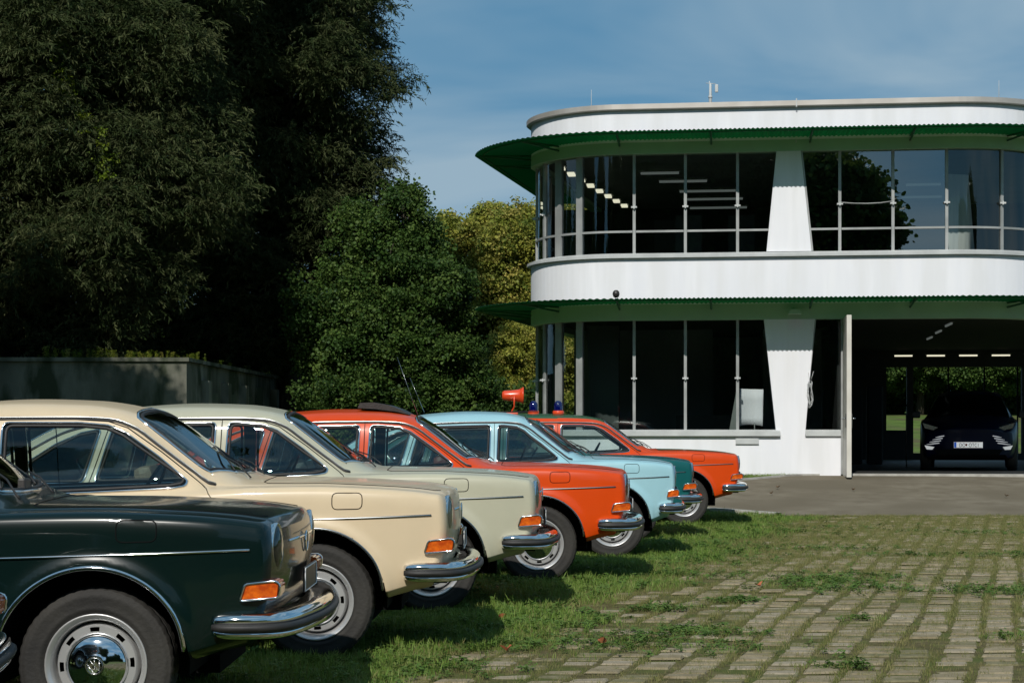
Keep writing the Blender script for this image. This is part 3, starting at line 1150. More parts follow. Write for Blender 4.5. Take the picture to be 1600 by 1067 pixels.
# things of single cars
g = cars[0]
b = MB(); b.lathe([(.0001, .012), (.02, .010), (.03, .004), (.032, 0)], 20, Matrix.Translation((-.41, -.807, .862)) @ Matrix.Rotation(R_(90), 4, 'X') @ Matrix.Diagonal((1.1, .55, 1, 1)))
b.build('side_badge', M['red_lens'], g)
def mirror(parent, x, y, z):
    b = MB()
    b.tube([(x, y + .10, z - .06), (x + .01, y + .04, z - .02), (x, y, z)], .006, 5)
    m = b.build('wing_mirror', M['chrome'], parent)
    b = MB()
    b.cbox((x - .012, y - .05, z - .022), (x + .022, y + .05, z + .028), .008)
    b.build('mirror_head', M['vinyl'], m)
mirror(cars[0], -.50, -.02, 1.045)
for c in (cars[1], cars[2], cars[3], cars[6]):
    mirror(c, -.74, .76, 1.0)
# roof fan deflector and aerials
b = MB()
prof = [(-1.10, 1.395), (-1.18, 1.440), (-1.28, 1.478), (-1.40, 1.500), (-1.52, 1.497), (-1.54, 1.452), (-1.40, 1.445), (-1.20, 1.42)]
b.prism(prof, -.34, .34, 'y')
b.build('wind_deflector', M['vinyl'], cars[3])
def aerial(parent, p0, p1):
    MB().tube([p0, p1], [.0028, .0015], 5).build('aerial', M['dull_chrome'], parent)
aerial(cars[3], (-1.08, .5, 1.36), (-1.28, .5, 1.92))
aerial(cars[4], (-1.9, .3, 1.44), (-2.05, .3, 1.80))
# interior colours
def reseat(root, mat):
    for c in root.children:
        if c.name.split('.')[0] in ('front_seat', 'rear_seat'):
            c.material_slots[0].link = 'OBJECT'
            c.material_slots[0].material = mat
reseat(cars[4], M['red_vinyl']); reseat(cars[1], M['beige_vinyl']); reseat(cars[2], M['beige_vinyl'])
b = MB()
b.add([(-.66, -.575, 1.053), (-.78, -.56, 1.155), (-.80, -.44, 1.185), (-.68, -.455, 1.088)], [(0, 1, 2, 3)])
b.build('windscreen_sticker', M['sticker'], cars[3])
# estate car: two blue beacons, loudspeaker horn, roof rack
est = cars[6]
for y_, x_ in ((-.12, -1.62), (.05, -1.95)):
    b = MB(); b.lathe([(.075, 0), (.078, .03), (.070, .045), (.0001, .046)], 24, Matrix.Translation((x_, y_, 1.452)))
    bc = b.build('beacon_base', M['horn_orange'], est)
    b = MB(); b.lathe([(.058, .045), (.060, .10), (.052, .15), (.030, .175), (.0001, .18)], 24, Matrix.Translation((x_, y_, 1.452)))
    b.build('blue_beacon', M['blue_lens'], bc)
b = MB()
Mh = Matrix.Translation((-2.22, -.05, 1.70)) @ Matrix.Rotation(R_(90), 4, 'Y')
b.lathe([(.0001, -.155), (.055, -.15), (.068, -.12), (.072, -.03), (.075, .0), (.082, .06), (.098, .11), (.118, .135), (.120, .137), (.110, .12), (.07, .05), (.0001, .04)], 28, Mh)
hn = b.build('loudspeaker', M['horn_orange'], est)
b = MB()
b.tube([(-2.24, -.05, 1.455), (-2.24, -.05, 1.50), (-2.21, -.11, 1.55), (-2.21, -.13, 1.70)], .011, 6)
b.tube([(-2.24, -.05, 1.50), (-2.21, .02, 1.55), (-2.21, .03, 1.70)], .011, 6)
b.cbox((-2.32, -.11, 1.45), (-2.16, .01, 1.472), .006)
b.build('speaker_bracket', M['horn_orange'], hn)
b = MB()
for y_ in (-.5, .5):
    b.tube([(-3.1, y_, 1.465), (-1.9, y_, 1.482)], .008, 5)
for x_ in (-3.0, -2.6, -2.45):
    b.tube([(x_, -.5, 1.468), (x_, 0, 1.50), (x_, .5, 1.468)], .008, 5)
b.build('roof_rack', M['rubber'], est)
# ------------------------------------------------------------------ ground
M['soil_grass'] = noisy('meadow', (0.060, 0.105, 0.022), (0.12, 0.17, 0.042), 1.3, 0.95, bump=0.6, bscale=30, c3=(0.10, 0.095, 0.045), scale3=0.5)
M['soil'] = noisy('joint_soil', (0.075, 0.066, 0.030), (0.15, 0.125, 0.062), 9, 0.95, bump=0.8, bscale=60, c3=(0.085, 0.10, 0.030), scale3=2.8)
M['asphalt'] = noisy('worn_asphalt', (0.155, 0.132, 0.096), (0.205, 0.178, 0.132), 3.2, 0.9, bump=0.35, bscale=140, c3=(0.15, 0.128, 0.092), scale3=0.8, detail=10)
for k_, (a_, b_) in enumerate([((.235, .195, .125), (.30, .25, .165)), ((.20, .165, .10), (.255, .215, .14)), ((.15, .14, .075), (.215, .19, .115)), ((.265, .225, .16), (.32, .275, .20))]):
    M['paver%d' % k_] = noisy('paver_concrete', a_, b_, 16, 0.92, bump=0.6, bscale=90, coords='Position', detail=9)
PAVM = [M['paver0'], M['paver1'], M['paver2'], M['paver3']]
M['paver_side'] = noisy('mossy_paver_edge', (0.018, 0.019, 0.008), (0.045, 0.042, 0.020), 20, 0.95, coords='Position')
M['kerb'] = noisy('kerb_stone', (0.30, 0.29, 0.26), (0.42, 0.41, 0.37), 7, 0.85, bump=0.3)

def sheet(name, xs, ys, mat, dz=0.0, mask=None):
    V, F = [], []
    idx = {}
    zz = ground_z(np.array(ys)) + dz
    for j, y in enumerate(ys):
        for i, x in enumerate(xs):
            V.append((x, y, zz[j]))
    n = len(xs)
    for j in range(len(ys) - 1):
        for i in range(n - 1):
            if mask and not mask((xs[i] + xs[i + 1]) / 2, (ys[j] + ys[j + 1]) / 2):
                continue
            F.append((j * n + i, j * n + i + 1, (j + 1) * n + i + 1, (j + 1) * n + i))
    return mesh_obj(name, V, F, mat)

gy = [-220, -100, -40, -10, 0, 5, 10, 15, 20, 21.5, 22, 22.5, 23, 23.8, 24.6, 25.5, 26.5, 27.5, 28.5, 29, 29.6, 31, 35, 40, 50, 54, 58, 65, 72, 80, 95, 110, 160, 250, 400]
gx = [-300, -150, -80, -40, -20, -12, -6, 0, 6, 12, 20, 40, 80, 150, 300]
tag(sheet('grass_ground', gx, gy, M['soil_grass']), kind='structure')

def poly_sheet(name, poly, mat, dz, kind='structure', step=0.5):
    """flat outline laid on the ground's slope"""
    bm = bmesh.new()
    vs_ = [bm.verts.new((x, y, 0)) for x, y in poly]
    f = bm.faces.new(vs_)
    ymin, ymax = min(p[1] for p in poly), max(p[1] for p in poly)
    for y in gy:
        if ymin < y < ymax:
            bmesh.ops.bisect_plane(bm, geom=bm.verts[:] + bm.edges[:] + bm.faces[:], plane_co=(0, y, 0), plane_no=(0, 1, 0))
    for v in bm.verts:
        v.co.z = float(ground_z(v.co.y)) + dz
    me = bpy.data.meshes.new(name)
    bmesh.ops.recalc_face_normals(bm, faces=bm.faces[:])
    if sum(f.normal.z for f in bm.faces) < 0:
        bmesh.ops.reverse_faces(bm, faces=bm.faces[:])
    bm.to_mesh(me); bm.free()
    me.materials.append(mat)
    o = link(bpy.data.objects.new(name, me))
    tag(o, kind=kind)
    return o

# asphalt apron in front of the pavilion
apron = [(3.35, 24.75), (3.9, 24.45), (4.5, 24.40), (7, 24.4), (13, 24.4), (26, 24.4), (26, 27.0), (22, 27.9), (14, 29.0), (5.70, 30.15), (5.0, 29.85), (4.4, 29.3), (3.75, 28.75), (2.6, 28.3), (-1.5, 27.6),
         (-4.5, 27.6), (-4.5, 25.6), (1.0, 25.5), (2.4, 25.25)]
poly_sheet('asphalt_apron', apron, M['asphalt'], .006)
# pale kerbs along its edges
def kerb(pts, w=.09, h=.05):
    V, F = [], []
    P = np.array(dense(pts, .25, closed=False))
    d = np.gradient(P, axis=0)
    n = np.column_stack([-d[:, 1], d[:, 0]]); n /= np.linalg.norm(n, axis=1)[:, None]
    for (x, y), (nx, ny) in zip(P, n):
        z = float(ground_z(y))
        V += [(x - nx * w / 2, y - ny * w / 2, z - .05), (x - nx * w / 2, y - ny * w / 2, z + h), (x + nx * w / 2, y + ny * w / 2, z + h), (x + nx * w / 2, y + ny * w / 2, z - .05)]
    for i in range(len(P) - 1):
        a = 4 * i
        for k in range(3):
            F.append((a + k, a + k + 1, a + k + 5, a + k + 4))
    o = mesh_obj('kerb', V, F, M['kerb'])
    tag(o, kind='structure')
kerb([(1.0, 25.5), (2.4, 25.25), (3.0, 25.0), (3.35, 24.75), (3.62, 24.55), (3.76, 24.36)], .13, .055)
kerb([(5.62, 30.05), (5.0, 29.85), (4.4, 29.3), (3.75, 28.75), (2.6, 28.3), (-1.5, 27.6)], .07, .035)

# paver bed: soil, then bars in sheared courses
SL = 0.296                                              # how far the courses' joints run right per metre away
def pav_left(y):
    return -0.75 + 0.300 * (y - 8.0) + .22 * math.sin(y * 1.9) + .12 * math.sin(y * 5.1)
bed = [(pav_left(y) + .0, y) for y in np.linspace(3.0, 24.35, 60)] + [(26, 24.35), (26, 3.0)]
bed_o = poly_sheet('paved_ground', bed, M['soil'], .004)
PITCH_X, PITCH_Y, BW, BH = .224, .170, .188, .122
bars = []
rp = np.random.default_rng(5)
for r in range(int((24.3 - 3.0) / PITCH_Y)):
    y = 3.0 + r * PITCH_Y
    for c in range(-4, 118):
        x = -2.4 + SL * (y - 3.0) + c * PITCH_X + rp.normal(0, .006) + (.0 if True else 0)
        if x < pav_left(y) + .12 or x > 9.5 + .1 * y:
            continue
        edge = x - pav_left(y)
        if rp.random() < .62 * math.exp(-edge / .55) + .045 + (.10 if y > 17 else 0):
            continue
        bars.append((x + .018 * math.sin(y * 1.3 + c), y + .012 * math.sin(x * 2.1), rp.normal(0, .007), rp.normal(0, .035)))
def bar_mesh(i):
    q = np.random.default_rng(100 + i)
    w, h, t = BW / 2 * q.uniform(.90, 1.0), BH / 2 * q.uniform(.88, 1.04), .032
    c = .010
    top = [(-w + c, -h + c), (w - c, -h + c), (w - c, h - c), (-w + c, h - c)]
    ch = [(x + q.normal(0, .005), y + q.normal(0, .005)) for x, y in top]
    out = [(-w, -h), (w, -h), (w, h), (-w, h)]
    V = [(x + SL * y, y, -.03) for x, y in out] + [(x + SL * y, y, t - .012) for x, y in out] + [(x + SL * y, y, t - abs(q.normal(0, .002))) for x, y in ch]
    F = [(8, 9, 10, 11)]
    for k in range(4):
        F += [(k, (k + 1) % 4, 4 + (k + 1) % 4, 4 + k), (4 + k, 4 + (k + 1) % 4, 8 + (k + 1) % 4, 8 + k)]
    return V, F
bvar = [bar_mesh(i) for i in range(10)]
seen = [b_ for b_ in bars if b_[1] > 8.45 and b_[0] < b_[1] * .30 + .25]
rest = [b_ for b_ in bars if not (b_[1] > 8.45 and b_[0] < b_[1] * .30 + .25)]
seen.sort(key=lambda t_: t_[1])
near, far = seen[:298], seen[298:] + rest
pm_ = []
for i, (V, F) in enumerate(bvar):
    o = mesh_obj('brick', V, F, [PAVM[i % 4], M['paver_side']], bed_o, mi=[0] + [1, 0] * 4)
    pm_.append(o)
for i, (x, y, dz, rz) in enumerate(near):
    o = pm_[i] if i < 10 else link(bpy.data.objects.new('brick', pm_[int(rp.integers(0, 10))].data), bed_o)
    o.location = (x, y, float(ground_z(y)) + dz * .7 - .019)
    o.rotation_euler = (rp.normal(0, .012), rp.normal(0, .008), rz)
tone = [int(t_) for t_ in rp.choice(4, len(far), p=[.4, .3, .18, .12])]
V, F = [], []
for i, (x, y, dz, rz) in enumerate(far):
    v, f = bvar[i % 10]
    z0 = float(ground_z(y)) + dz * .7 - .019
    n0 = len(V)
    V += [(x + a, y + b_, z0 + c_) for a, b_, c_ in v]
    F += [tuple(n0 + k for k in q) for q in f]
o = mesh_obj('brick_field', V, F, PAVM + [M['paver_side']], bed_o, mi=[k for i in range(len(far)) for k in ([tone[i]] + [4, tone[i]] * 4)])
o['kind'] = 'stuff'

# ------------------------------------------------------------------ the pavilion
M['white_wall'] = noisy('white_render', (0.72, 0.735, 0.775), (0.77, 0.78, 0.81), 1.2, 0.75, bump=0.15, bscale=60, c3=(0.70, 0.71, 0.73), scale3=.8, stretch=(3.2, 3.2, .45))
M['pale_green'] = noisy('green_lit_fascia', (0.30, 0.47, 0.33), (0.36, 0.54, 0.38), 2.0, 0.6, c3=(0.33, 0.48, 0.35), scale3=1.1)  # green light under the canopy is partly put into this colour
M['green_roof'] = noisy('green_canopy', (0.010, 0.085, 0.040), (0.016, 0.11, 0.055), 3.0, 0.45)
def translucent_sheet(name, diff, trans, tint):
    m = bpy.data.materials.new(name)
    m.use_nodes = True
    N, L = m.node_tree.nodes, m.node_tree.links
    p, out = N['Principled BSDF'], N['Material Output']
    setp(p, color=diff, rough=.35)
    t = N.new('ShaderNodeBsdfTranslucent'); t.inputs['Color'].default_value = tuple(trans) + (1,)
    a = N.new('ShaderNodeBsdfTransparent'); a.inputs['Color'].default_value = tuple(tint) + (1,)
    m1, m2 = N.new('ShaderNodeMixShader'), N.new('ShaderNodeMixShader')
    m1.inputs[0].default_value = .5; m2.inputs[0].default_value = .30
    L.new(p.outputs[0], m1.inputs[1]); L.new(t.outputs[0], m1.inputs[2])
    L.new(m1.outputs[0], m2.inputs[1]); L.new(a.outputs[0], m2.inputs[2])
    L.new(m2.outputs[0], out.inputs['Surface'])
    return m
M['canopy_sheet'] = translucent_sheet('green_translucent_sheet', (.007, .062, .028), (.015, .17, .078), (.05, .40, .18))
M['frame'] = noisy('grey_window_frame', (0.26, 0.275, 0.27), (0.36, 0.375, 0.37), 3, 0.45, metal=0.2)
M['sill'] = noisy('grey_sill', (0.40, 0.42, 0.42), (0.50, 0.52, 0.52), 3, 0.6)
M['coping'] = noisy('coping_metal', (0.42, 0.39, 0.35), (0.52, 0.49, 0.45), 2, 0.45, metal=0.4)
M['pane'] = glass_mat('window_glass', (0.86, 0.91, 0.90), 0.05)
M['pane_r'] = glass_mat('coated_glass', (0.32, 0.42, 0.42), 0.22)
M['door_cream'] = noisy('cream_door', (0.52, 0.50, 0.44), (0.60, 0.58, 0.52), 3, 0.5)
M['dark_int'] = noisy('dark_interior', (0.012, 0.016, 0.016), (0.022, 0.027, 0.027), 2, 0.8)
M['hall_black'] = noisy('hall_shade', (0.006, 0.008, 0.008), (0.011, 0.013, 0.013), 2, 0.85)  # near-black base colour puts the hall's shade into ceiling and side wall
M['int_wall'] = noisy('inner_wall', (0.04, 0.055, 0.05), (0.055, 0.07, 0.065), 1, 0.8)
M['room_wall'] = noisy('room_wall', (0.14, 0.18, 0.17), (0.19, 0.23, 0.22), 1, 0.8)
M['int_ceil'] = noisy('inner_ceiling', (0.14, 0.16, 0.15), (0.18, 0.20, 0.19), 1, 0.8)
M['int_floor'] = noisy('inner_floor', (0.015, 0.015, 0.014), (0.028, 0.028, 0.026), 2, 0.6)
M['curtain'] = noisy('curtain', (0.42, 0.44, 0.43), (0.5, 0.52, 0.5), 3, 0.8, stretch=(8, 8, .3))
def emis(name, color, s):
    return simple(name, (0.1, 0.1, 0.1), 0.5, emis=color, emis_s=s)
M['tube_light'] = emis('lit_tube', (1.0, .93, .70), 0.9)
M['tube_dim'] = emis('dim_tube', (.8, .9, .85), 0.10)

FL = .50                                                 # floor height above the car park; w below = height above the floor
hw = lambda h: h + 0.76                                  # heights measured from eye level
pav = empty('pavilion', (4.667, 30.0, FL), R_(-7))
tag(pav, 'two-storey white pavilion with rounded ends, green corrugated canopies and wide windows', 'building')
UL, UR, RL, RR = -2.80, 2.877, 1.75, 2.2
SW = R_(81)
def bp(s, o):
    """point at arc length s along the front, o metres outside of the white face"""
    if UL <= s <= UR:
        return (s, -o)
    if s < UL:
        a = (UL - s) / RL
        if a <= SW:
            return (UL - (RL + o) * math.sin(a), RL - (RL + o) * math.cos(a))
        d = (a - SW) * RL
        return (UL - (RL + o) * math.sin(SW) - d * math.cos(SW) * -.6, RL - (RL + o) * math.cos(SW) + d * math.sin(SW))
    a = (s - UR) / RR
    if a <= SW:
        return (UR + (RR + o) * math.sin(a), RR - (RR + o) * math.cos(a))
    d = (a - SW) * RR
    return (UR + (RR + o) * math.sin(SW) + d * math.cos(SW), RR - (RR + o) * math.cos(SW) + d * math.sin(SW))
S0, S1 = UL - RL * SW - 11.0, UR + RR * SW + 10.0
def sgrid(a, b, step=.12):
    """dense on the curves, sparse on the straights"""
    ks = [a] + [k for k in (UL - RL * SW, UL, UR, UR + RR * SW) if a < k < b] + [b]
    out = []
    for p, q in zip(ks[:-1], ks[1:]):
        mid = (p + q) / 2
        curved = (UL - RL * SW < mid < UL) or (UR < mid < UR + RR * SW)
        n = max(1, int((q - p) / (step if curved else 1.0)))
        out += [p + (q - p) * i / n for i in range(n)]
    return out + [b]
def sweep_band(prof, name, mat, a=None, b=None, parent=pav, step=.12, smooth=False):
    """closed profile [(o, w)] swept along the front"""
    S = sgrid(S0 if a is None else a, S1 if b is None else b, step)
    V, F = [], []
    k = len(prof)
    for s_ in S:
        for o, w in prof:
            u, v = bp(s_, o)
            V.append((u, v, w))
    for i in range(len(S) - 1):
        for j in range(k):
            F.append((i * k + j, i * k + (j + 1) % k, (i + 1) * k + (j + 1) % k, (i + 1) * k + j))
    F += [tuple(range(k))[::-1], tuple((len(S) - 1) * k + j for j in range(k))]
    return MB().add(V, F, smooth).build(name, mat, parent)
def band_box(o0, o1, w0, w1):
    return [(o0, w0), (o1, w0), (o1, w1), (o0, w1)]
# parapet, coping, fascias, white band, sills, plinth
sweep_band(band_box(-.25, 0, hw(5.04), hw(5.63)), 'parapet', M['white_wall'])
sweep_band([(-.32, hw(5.60)), (.075, hw(5.60)), (.085, hw(5.615)), (.085, hw(5.70)), (-.32, hw(5.715))], 'coping', M['coping'])
sweep_band(band_box(-.24, .002, hw(4.84), hw(5.04) - .002), 'upper_fascia', M['pale_green'])
sweep_band([(-.24, hw(3.012)), (-.24, hw(3.098)), (-.03, hw(3.10)), (.075, hw(3.062)), (.075, hw(3.012))], 'upper_sill', M['sill'])
sweep_band(band_box(-.25, 0, hw(2.20), hw(3.010)), 'white_band', M['white_wall'])
sweep_band(band_box(-.24, .002, hw(1.925), hw(2.198)), 'lower_fascia', M['pale_green'])
GD0 = 1.155                                              # garage opening starts here
sweep_band([(-.24, hw(-.10)), (-.24, hw(.008)), (-.03, hw(.01)), (.075, hw(-.02)), (.075, hw(-.10))], 'lower_sill', M['sill'], b=-.012)
sweep_band([(-.24, hw(-.10)), (-.24, hw(.008)), (-.03, hw(.01)), (.045, hw(-.02)), (.045, hw(-.10))], 'lower_sill', M['sill'], a=.42, b=GD0 - .13)
sweep_band(band_box(-.25, 0, -.35, hw(-.102)), 'base_wall', M['white_wall'], b=GD0 - .13)
# pillars (flush with the wall, wider where they carry)
def pillar(u0b, u1b, u0t, u1t, w0, w1, mats, split=None):
    pts = [(u0b, w0), (u1b, w0), (u1t, w1), (u0t, w1)]
    b = MB(); b.prism(pts, -.003, .30, 'y')
    return b.build('pillar', mats, pav)
pillar(-.245, .525, -.075, .340, hw(3.10), hw(4.84) - .001, M['white_wall'])
pillar(.03, .335, -.29, .582, -.30, hw(1.925) - .001, M['white_wall'])
# ---- canopies of corrugated sheet
def canopy(w_in, w_out, name):
    S = []
    s_ = UL - RL * SW - 7.0
    while s_ < UR + RR * SW + 4:
        S.append(s_)
        s_ += .076 / 6
    O = [0.0, .5, 1.04]
    V, F = [], []
    for i, s_ in enumerate(S):
        wv = .010 * math.cos(2 * math.pi * i / 6)
        for t in (0, 1):
            for o in O:
                u, v = bp(s_, o)
                V.append((u, v, w_in + (w_out - w_in) * o / 1.04 + wv + (.0035 if t else 0)))
    k = 6
    for i in range(len(S) - 1):
        a, b_ = i * k, (i + 1) * k
        F += [(a, b_, b_ + 1, a + 1), (a + 1, b_ + 1, b_ + 2, a + 2), (a + 3, a + 4, b_ + 4, b_ + 3), (a + 4, a + 5, b_ + 5, b_ + 4), (a + 2, b_ + 2, b_ + 5, a + 5)]
    c = mesh_obj(name, V, F, M['canopy_sheet'], pav, smooth=False)
    # brackets and edge tube
    for s_ in [-6.4, -5.2, -4.0, -2.8, -1.2, .5, 2.2, 3.9, 5.2]:
        b = MB()
        u0, v0 = bp(s_, .0); u1, v1 = bp(s_, .96)
        b.tube([(u0, v0, w_in - .10), (u1, v1, w_out - .022)], .018, 4)
        b.tube([(u0, v0, w_in - .022), (u1, v1, w_out - .022)], .016, 4)
        b.build('canopy_bracket', M['green_roof'], c)
    b = MB()
    b.tube([(*bp(s_, .90), w_out - .02) for s_ in sgrid(UL - RL * SW - 7, UR + RR * SW + 3, .15)], .012, 5)
    b.build('canopy_rail', M['green_roof'], c)
    return c
canopy(hw(5.085), hw(5.066), 'upper_canopy')
canopy(hw(2.215), hw(2.225), 'lower_canopy')
# ---- glazing
def mull(s_, w0, w1, wd=.05, name='mullion', o=-.12):
    b = MB()
    u0, v0 = bp(s_ - wd / 2, o + .035); u1, v1 = bp(s_ + wd / 2, o + .035)
    u2, v2 = bp(s_ + wd / 2, o - .05); u3, v3 = bp(s_ - wd / 2, o - .05)
    V = [(u0, v0, w0), (u1, v1, w0), (u2, v2, w0), (u3, v3, w0), (u0, v0, w1), (u1, v1, w1), (u2, v2, w1), (u3, v3, w1)]
    b.add(V, [(0, 1, 2, 3)[::-1], (4, 5, 6, 7), (0, 1, 5, 4), (1, 2, 6, 5), (2, 3, 7, 6), (3, 0, 4, 7)])
    m = b.build(name, M['frame'], pav)
    cb = MB()
    uc, vc = bp(s_, o + .05)
    for dw in (-.02,):
        wc = w0 + (w1 - w0) * .48 + dw
        cb.box((uc - .05, vc - .03, wc - .014), (uc + .05, vc + .03, wc + .014))
        cb.box((uc - .012, vc - .036, wc - .03), (uc + .012, vc + .03, wc + .03))
    if wd < .08:
        cb.build('clamp', M['sill'], m)
    return m
def pane(s_a, s_b, w0, w1, mat, slant=None, o=-.12):
    S = sgrid(s_a, s_b, .15)
    V, F = [], []
    for s_ in S:
        for w in (w0, w1):
            V.append((*bp(s_, o), w))
    if slant:                                            # (bottom a, top a, bottom b, top b)
        V = [(*bp(slant[0], o), w0), (*bp(slant[1], o), w1), (*bp(slant[2], o), w0), (*bp(slant[3], o), w1)]
        S = S[:1] + S[-1:]
    for i in range(len(S) - 1):
        F.append((2 * i, 2 * i + 2, 2 * i + 3, 2 * i + 1))
    return mesh_obj('window_pane', V, F, mat, pav, smooth=True)
UW0, UW1 = hw(3.10), hw(4.84)
LW0, LW1 = hw(.01), hw(1.925)
TR = hw(3.49)
def transom(s_a, s_b):
    sweep_band([(-.155, TR - .018), (-.085, TR - .018), (-.085, TR + .018), (-.155, TR + .018)], 'transom', M['frame'], s_a, s_b)
ULs = [-7.6, -6.4, -5.3, -4.62, -4.12, -3.60, -2.548, -1.651, -.744]
for i, s_ in enumerate(ULs):
    wd = {3: .07, 4: .16, 5: .13}.get(i, .05)
    mull(s_, UW0, UW1, wd)
    mull(s_, LW0, LW1, wd)
for a, b_ in zip(ULs[:-1], ULs[1:]):
    transom(a + .03, b_ - .03)
    for w0, w1, m_ in ((UW0, TR - .018, M['pane']), (TR + .018, UW1, M['pane'])):
        pane(a, b_, w0, w1, m_)
    pane(a, b_, LW0, LW1, M['pane'])
pane(-.744, -.1, UW0, UW1, M['pane'], slant=(-.744, -.744, -.25, -.08))
transom(-.72, -.21)
pane(-.744, 0, LW0, LW1, M['pane'], slant=(-.744, -.744, -.0, -.285))
pane(.35, 1.04, LW0, LW1, M['pane'], slant=(.36, .56, 1.04, 1.04))
def slant_frame(p, q, wd=.03):
    b = MB()
    (ua, wa), (ub, wb) = p, q
    b.add([(ua, -.0, wa), (ua + wd, -.0, wa), (ub + wd, -.0, wb), (ub, -.0, wb), (ua, .17, wa), (ua + wd, .17, wa), (ub + wd, .17, wb), (ub, .17, wb)],
          [(0, 1, 2, 3), (7, 6, 5, 4), (0, 3, 7, 4), (1, 5, 6, 2), (0, 4, 5, 1), (3, 2, 6, 7)])
    b.build('pillar_frame', M['frame'], pav)
slant_frame((.527, UW0), (.342, UW1)); slant_frame((.385, LW0), (.584, LW1 - .002), .022)
URs = [1.014, 1.919, 2.827, 3.86, 5.0, 6.2]
for i, s_ in enumerate(URs):
    mull(s_, UW0, UW1, .05)
transom(.44, 1.0)
pane(.5, 1.014, UW0, UW1, M['pane_r'], slant=(.52, .35, 1.014, 1.014))
for i, (a, b_) in enumerate(zip(URs[:-1], URs[1:])):
    transom(a + .03, b_ - .03)
    mm = M['pane_r'] if i < 2 else M['pane']
    pane(a, b_, UW0, TR - .018, mm); pane(a, b_, TR + .018, UW1, mm)
# cable strung between two mullions
MB().tube([(1.02, .06, hw(3.945)), (1.25, .06, hw(3.925)), (1.47, .06, hw(3.918)), (1.7, .06, hw(3.925)), (1.90, .06, hw(3.95))], .006, 4).build('stay_cable', M['sill'], pav)
# ---- inside: slabs, walls, garage
b = MB()
def bpoly(o, w0, w1, name, mat, vmax=15.0, umax=9.0):
    P = [bp(s_, o) for s_ in sgrid(S0 + 1.0, UR + RR * SW, .2)]
    P = P + [(umax, vmax), (P[0][0], vmax)]
    bb = MB(); bb.prism(P, w0, w1, 'z')
    return bb.build(name, mat, pav)
bpoly(-.26, hw(5.30), hw(5.38), 'roof_slab', M['sill'])
bpoly(-.26, hw(4.90), hw(5.0), 'upper_ceiling', M['int_ceil'])
bpoly(-.30, hw(2.55), hw(2.62), 'upper_floor', M['int_floor'])
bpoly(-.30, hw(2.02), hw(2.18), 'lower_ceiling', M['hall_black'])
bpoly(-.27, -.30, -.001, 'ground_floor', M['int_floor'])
b = MB()
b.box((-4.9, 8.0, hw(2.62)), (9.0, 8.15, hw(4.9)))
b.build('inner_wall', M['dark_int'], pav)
b = MB()
b.box((-4.0, 4.6, 0), (-1.2, 4.75, hw(2.02))); b.box((-.2, 4.6, 0), (.95, 4.75, hw(2.02))); b.box((-1.3, 7.6, 0), (-.1, 7.7, hw(2.02)))
b.build('inner_wall', M['room_wall'], pav)
MB().box((-1.9, 3.2, .0), (-.5, 3.6, 1.05)).build('counter', M['int_wall'], pav)
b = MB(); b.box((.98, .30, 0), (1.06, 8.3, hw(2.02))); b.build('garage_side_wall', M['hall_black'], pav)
# upper storey furniture seen through the glass
for k, (u, v, w_) in enumerate([(-1.9, 2.8, .5), (-.9, 2.9, .5), (-2.4, 5.2, .7)]):
    b = MB(); b.box((u, v, hw(2.62)), (u + w_, v + .3, hw(4.1 if k < 2 else 4.3))); b.build('partition', M['int_wall'], pav)
b = MB(); b.prism([(2.98, hw(3.0)), (3.42, hw(3.0)), (3.30, hw(4.50)), (2.86, hw(4.53))], .9, 1.25, 'y'); b.build('inner_pillar', M['curtain'], pav)
# inner pillars of the lower storey
b = MB(); b.prism([(-3.35, 0), (-2.9, 0), (-2.9, hw(1.92)), (-3.5, hw(1.92))], 1.4, 1.7, 'y'); b.build('inner_pillar', M['int_wall'], pav)
# ceiling lamps
def lamp(u, v, w, lu, lv, mat, name='ceiling_lamp'):
    b = MB()
    b.box((u - lu / 2, v - lv / 2, w), (u + lu / 2, v + lv / 2, w + .035))
    l = b.build(name, mat, pav)
    h = MB(); h.box((u - lu / 2 - .03, v - lv / 2 - .03, w + .037), (u + lu / 2 + .03, v + lv / 2 + .03, w + .07))
    h.build('lamp_housing', M['int_ceil'], l)
for k in range(8):
    t = k / 7
    lamp(-3.92 + t * .84, .95 + t * 5.4, hw(4.74), .13, .34, M['tube_light'])
for (u, v, l_) in [(-2.15, 1.5, .7), (-1.75, 2.6, .9), (-1.3, 4.0, 1.1), (-1.2, 5.2, 1.2), (3.1, 3.6, 1.2), (3.2, 5.4, 1.2), (-1.1, 6.6, 1.2)]:
    lamp(u, v, hw(4.70), l_, .08, M['tube_dim'])
# garage hall: far wall with openings towards the lawn
VB = 15.0
gb = MB()
gb.box((1.06, VB, 0), (2.44, VB + .2, hw(2.02)))
gb.box((2.54, VB, 0), (3.17, VB + .2, hw(2.02)))
gb.box((2.44, VB, hw(.45)), (2.54, VB + .2, hw(2.02)))
gb.box((3.17, VB, 0), (3.69, VB + .2, hw(.0)))
gb.box((3.69, VB, 0), (3.85, VB + .2, hw(2.02)))
gb.box((3.17, VB, hw(1.62)), (3.69, VB + .2, hw(2.02)))
gb.box((3.85, VB, hw(1.62)), (6.57, VB + .2, hw(2.02)))
gb.box((3.85, VB, 0), (6.57, VB + .2, .17))
gb.box((6.57, VB, 0), (9.0, VB + .2, hw(2.02)))
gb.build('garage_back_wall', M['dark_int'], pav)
b = MB()
for u in (4.72, 5.62, 6.45):
    b.box((u, VB + .05, .17), (u + .035, VB + .1, hw(1.62)))
b.box((3.17, VB + .05, hw(.62)), (3.69, VB + .1, hw(.66)))
b.build('back_glazing_bars', M['black'], pav)
b = MB()
for u in (1.75, 2.2):
    b.cbox((u, 9.0, 0), (u + .35, 9.35, 1.75), .04)
b.build('locker', M['dark_int'], pav)
